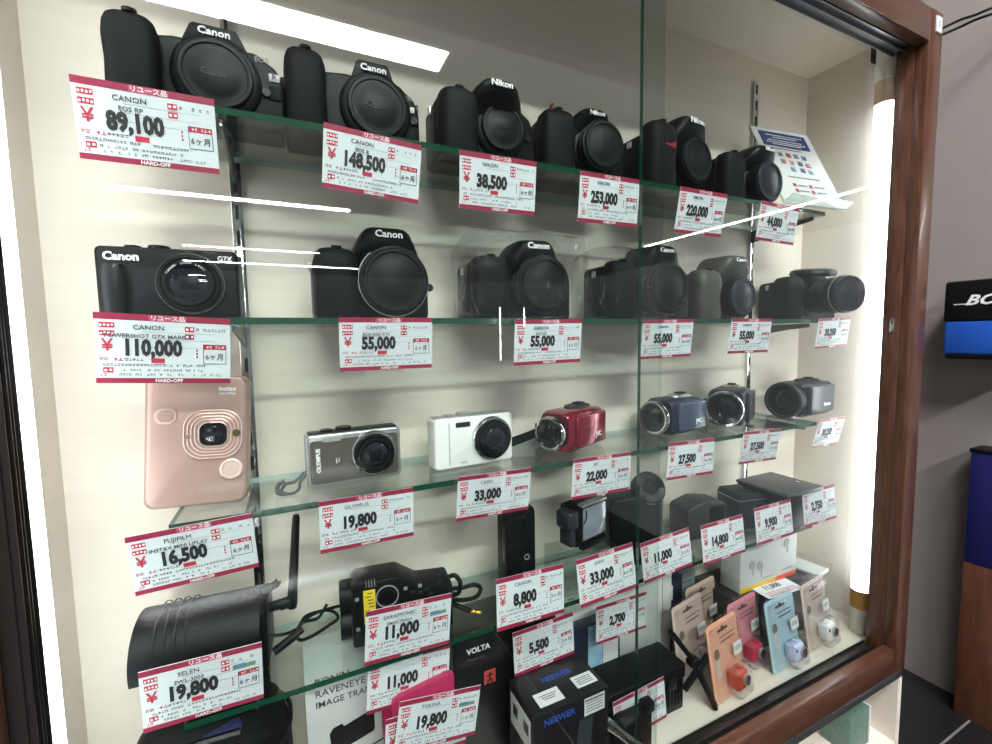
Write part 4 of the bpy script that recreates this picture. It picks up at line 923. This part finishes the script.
# pink package
pk = mat('hot_pink', 'a01648', .35)
t = thing('pink_package', 'hot pink packet behind the lowest price tags, bottom centre', 'packet', W(.235, 1.04, FZ)+Vector((0, 0, .0005)), -4)
bm = BM(); zt = (-.80-FZ)*U
prism(bm, [(-.030, 0), (.034, 0), (.036, zt-.006), (.030, zt), (.0, zt-.008), (-.030, zt-.018), (-.034, zt-.024)], -.006, .006, .002, 2); put('packet', bm, pk, t)
text(t, 'packet_text', '1', .009, F(.022, -.0068, zt-.009), white_print)
bm = BM(); prism(bm, [(-.022, 0), (.044, 0), (.046, zt-.020), (.040, zt-.017), (-.020, zt-.028), (-.024, zt-.032)], -.016, -.008, .002, 2); put('front_packet', bm, mat('pink_pale', 'a82a55', .3), t)
# tripod head with silver handles, bottom centre
t = thing('tripod_head', 'black tripod head with silver handles at the bottom centre', 'tripod head', W(.845, .945, FZ)+Vector((0, 0, .0005))); o = t.location
bm = BM(); box(bm, (.010, 0, .026), (.050, .022, .052), .004, 3); box(bm, (.030, -.004, .058), (.018, .014, .016), .003); cyl(bm, (-.016, 0, 0), .013, .040, None, 28, bev=.003); put('head_body', bm, blk2, t)
bm = BM(); a, b = at(606, 722, .93)-o, at(640, 748, .915)-o; rod(bm, a, b, .0065, 24); put('chrome_handle', bm, chrome, t)
bm = BM(); a, b = at(595, 706, .95)-o, at(606, 721, .935)-o; rod(bm, a, b, .003, 16); put('silver_pin', bm, silver, t)
bm = BM(); a, b = at(590, 737, .92)-o, at(657, 704, .93)-o; c_ = (a+b)/2; q = (b-a).to_track_quat('X', 'Z').to_matrix().to_4x4(); box(bm, (0, 0, 0), ((b-a).length, .010, .006), .001, M=Matrix.Translation(c_) @ q); put('clear_bar', bm, acry, t)
# folded black clamp
t = thing('phone_clamp', 'folded black clamp between the plastic case and the orange pack', 'clamp', W(1.15, .975, FZ)+Vector((0, 0, .0005)), 0); o = t.location
bm = BM(); q0, q1, q2 = at(672, 633, 1.0)-o, at(694, 662, .985)-o, at(715, 706, .935)-o
for p in (q0, q1, q2): p.z = max(p.z, .005)
for a, b, wd in ((q0, q1, .010), (q1, q2, .012)):
    qq = (b-a).to_track_quat('X', 'Z').to_matrix().to_4x4(); box(bm, (0, 0, 0), ((b-a).length+.006, wd, .007), .0015, M=Matrix.Translation((a+b)/2) @ qq)
put('arm', bm, blk, t)
bm = BM(); cyl(bm, q1+Vector((0, -.006, 0)), .009, .014, RX(-90), 24, bev=.001); put('hinge', bm, blk2, t)
bm = BM(); a, b = at(684, 690, .97)-o, at(708, 655, .98)-o; a.z = max(a.z, .006); b.z = max(b.z, .006)
qq = (b-a).to_track_quat('X', 'Z').to_matrix().to_4x4(); box(bm, (0, 0, 0), ((b-a).length, .008, .008), .002, M=Matrix.Translation((a+b)/2) @ qq); put('jaw', bm, blk, t)
# dark long box and the earphone box on it
t, w, d, h = cartoned('dark_box', 'long dark box lying on the case floor at the right back corner', 'box', 1.46, 2.00, 1.05, 1.25, -1.0, mat('dark_carton', '2c2a2b', .35))
bm = BM(); box(bm, (.10, -d/2-.0004, .020), (.030, .0003, .016)); put('small_label', bm, card_w, t, smooth=False)
t, w, d, h = cartoned('earphone_box', 'white earphone box with yellow foot standing on the dark box', 'box', 1.515, 1.86, 1.08, 1.165, -.795, card_w, z0=-.9985)
bm = BM(); box(bm, (-w*.18, -d/2-.0004, .004), (w*.64, .0003, .008)); put('yellow_stripe', bm, mat('yellow_stripe', 'e8b820', .4), t, smooth=False)
bm = BM(); box(bm, (w*.30, -d/2-.0004, .004), (w*.36, .0003, .007)); put('orange_stripe', bm, mat('orange_band', 'e0542c', .4), t, smooth=False)
bm = BM()
for x, z in ((-.048, .045), (-.026, .038), (.046, .066)):
    y = -d/2-.0004
    lathe(bm, [(0, 0), (.0075, 0), (.0075, .0005), (0, .0005)], T(x, y, z) @ FRONT @ Matrix.Diagonal((1, 1.1, 1, 1)), 20); box(bm, (x+.004, y, z-.012), (.003, .0004, .016))
put('earphone_picture', bm, mat('picture_pale', 'a9a8a2', .5), t, smooth=False)
bm = BM(); strip_marks(bm, -.06, -.01, h-.009, .003, -d/2-.0004, 4); strip_marks(bm, -.02, .01, .014, .002, -d/2-.0004, 5); strip_marks(bm, .035, .065, .016, .002, -d/2-.0004, 6); put('box_print', bm, fine, t, smooth=False)
t = thing('clear_case', 'clear plastic case lying on the right end of dark box', 'plastic case', W(1.93, 1.10, -.9975), 8)
bm = BM(); box(bm, (0, 0, .008), (.050, .085, .016), .002); put('shell', bm, poly, t)
bm = BM(); box(bm, (0, 0, .0035), (.042, .075, .005), .001); put('insert', bm, mat('pale_insert', 'b9bcba', .5), t)
# back corner left of the blisters
t, w, d, h = cartoned('small_dark_box', 'small dark box with white label behind the left beige pack', 'box', 1.245, 1.335, 1.19, 1.25, -.93, navy)
bm = BM(); box(bm, (-.016, -d/2-.0004, h-.026), (.026, .0003, .026)); put('white_label', bm, card_w, t, smooth=False)
# blister packs with toy cameras
BLG = 'toy camera blister packs on the case floor'
def blister(label, cx, y0, wd, ht, rz, tilt, cardc, camc, clearcam=False, group=BLG, lens_side=1, ry=0):
    """cx,y0: bottom centre in survey units"""
    t = thing('blister_pack', label, 'blister pack', W(cx, y0, FZ)+Vector((0, 0, .0006)), rz, group, rx=-tilt, ry=ry)
    w, h = wd, ht
    def rot(bm): return bm
    bm = BM(); out = rrect(w, h, .006, 4, 0, h/2); prism(bm, out, -.0006, .0006); put('backing_card', bm, mat('card_'+cardc, cardc, .45, noise=.06, nscale=25), t, smooth=False)
    bm = BM(); prism(bm, rrect(w+.004, h+.004, .008, 4, 0, h/2+.001), .0008, .0035, .0005, 1); put('clear_tray', bm, poly, t)
    bm = BM(); prism(bm, rrect(w*.92, h*.92, .006, 4, 0, h/2), -.0075, -.0012, .002, 2); put('clear_cover', bm, poly, t)
    # bubble
    bm = BM(); bx, bz, bs = w*.10, h*.24, .030; prism(bm, rrect(.040, .044, .008, 4, bx, bz), -.0245, -.0078, .005, 3); put('clear_bubble', bm, poly, t)
    # toy camera
    cm = mat('toy_'+camc, camc, .25, .05) if not clearcam else _toyclear()
    bm = BM(); box(bm, (bx, -.0112, bz), (.028, .018, .026), .0035, 3)
    box(bm, (bx+.006, -.0112, bz+.0138), (.008, .010, .003), .001); tc_ = put('toy_camera', bm, cm, t)
    bm = BM(); lathe(bm, [(.0085, 0), (.0085, .003), (.007, .0035), (.0058, .002), (0, .0028)], T(bx+.006, -.0200, bz-.001) @ FRONT, 28, mis=[0, 0, 1, 1]); put('toy_lens', bm, [silver, lensg], tc_)
    bm = BM(); box(bm, (bx-.010, -.0205, bz+.006), (.004, .0008, .004), .0003); put('toy_flash', bm, grey_dk, tc_)
    # hang slot
    bm = BM(); lathe(bm, [(0, 0), (.004, 0), (.004, .0004), (0, .0004)], T(0, -.0010, h-.013) @ FRONT, 16); box(bm, (0, -.0011, h-.0145), (.026, .0004, .0035)); put('hang_slot', bm, mat('slot_brown', '4a3530', .6), t, smooth=False)
    # figure picture, writing, sticker
    bm = BM(); prism(bm, rrect(.013, .015, .006, 4, -w*.27, h*.60), -.0011, -.0008); put('figure_hair', bm, mat('figure_brown', '6e5d50', .5), t, smooth=False)
    bm = BM(); prism(bm, [(-w*.27-.004, h*.30), (-w*.27+.005, h*.30), (-w*.27+.006, h*.50), (-w*.27, h*.57), (-w*.27-.006, h*.48)], -.0011, -.0008); put('figure_dress', bm, mat('figure_pale', 'cfc8c0', .5), t, smooth=False)
    bm = BM(); strip_marks(bm, -w*.12, w*.36, h*.78, .003, -.0011, 3); strip_marks(bm, -w*.10, w*.36, h*.72, .0045, -.0011, 4); put('card_print', bm, mat('print_brown', '5a4740', .5), t, smooth=False)
    bm = BM(); box(bm, (w*.28, -.0080, h*.58), (.022, .0003, .018)); ps_ = put('price_sticker', bm, card_w, t, smooth=False)
    bm = BM(); strip_marks(bm, w*.28-.008, w*.28+.007, h*.60, .0025, -.0083, 5); strip_marks(bm, w*.28-.008, w*.28+.007, h*.57, .002, -.0083, 6); put('sticker_print', bm, ink, ps_, smooth=False)
    return t
def _toyclear():
    if 'toyclear' in MATS: return MATS['toyclear']
    m = mat('toyclear', 'e0451c', .08, spec=.8, coat=.6); m.node_tree.nodes['Principled BSDF'].inputs['Transmission Weight'].default_value = .35; return m
blister('orange blister pack with see-through orange toy camera, frontmost', 1.305, .952, .080, .113, 8, 10, 'e7a98c', 'e0451c', True)
blister('pale blue blister pack with lilac toy camera', 1.61, .950, .082, .112, 4, 10, 'a9c6d2', 'c9cdf0')
blister('beige blister pack with white toy camera beside the tube lamp', 1.835, .965, .080, .112, 6, 9, 'c9b4aa', 'ececec')
blister('pink blister pack with red toy camera behind the orange pack', 1.475, 1.022, .080, .112, 6, 5, 'd98a94', 'b8304a')
blister('beige blister pack with grey toy camera, leftmost', 1.262, 1.065, .082, .122, 10, 8, 'd0bab0', 'b9b3ae')
blister('beige pink blister pack rising behind the leftmost beige pack', 1.385, 1.13, .082, .126, 8, 4, 'd5b8a8', 'd8a8a0')
blister('grey blue blister pack at the very back of the packs', 1.355, 1.215, .078, .152, 4, 1, '8d9aa2', '707880')
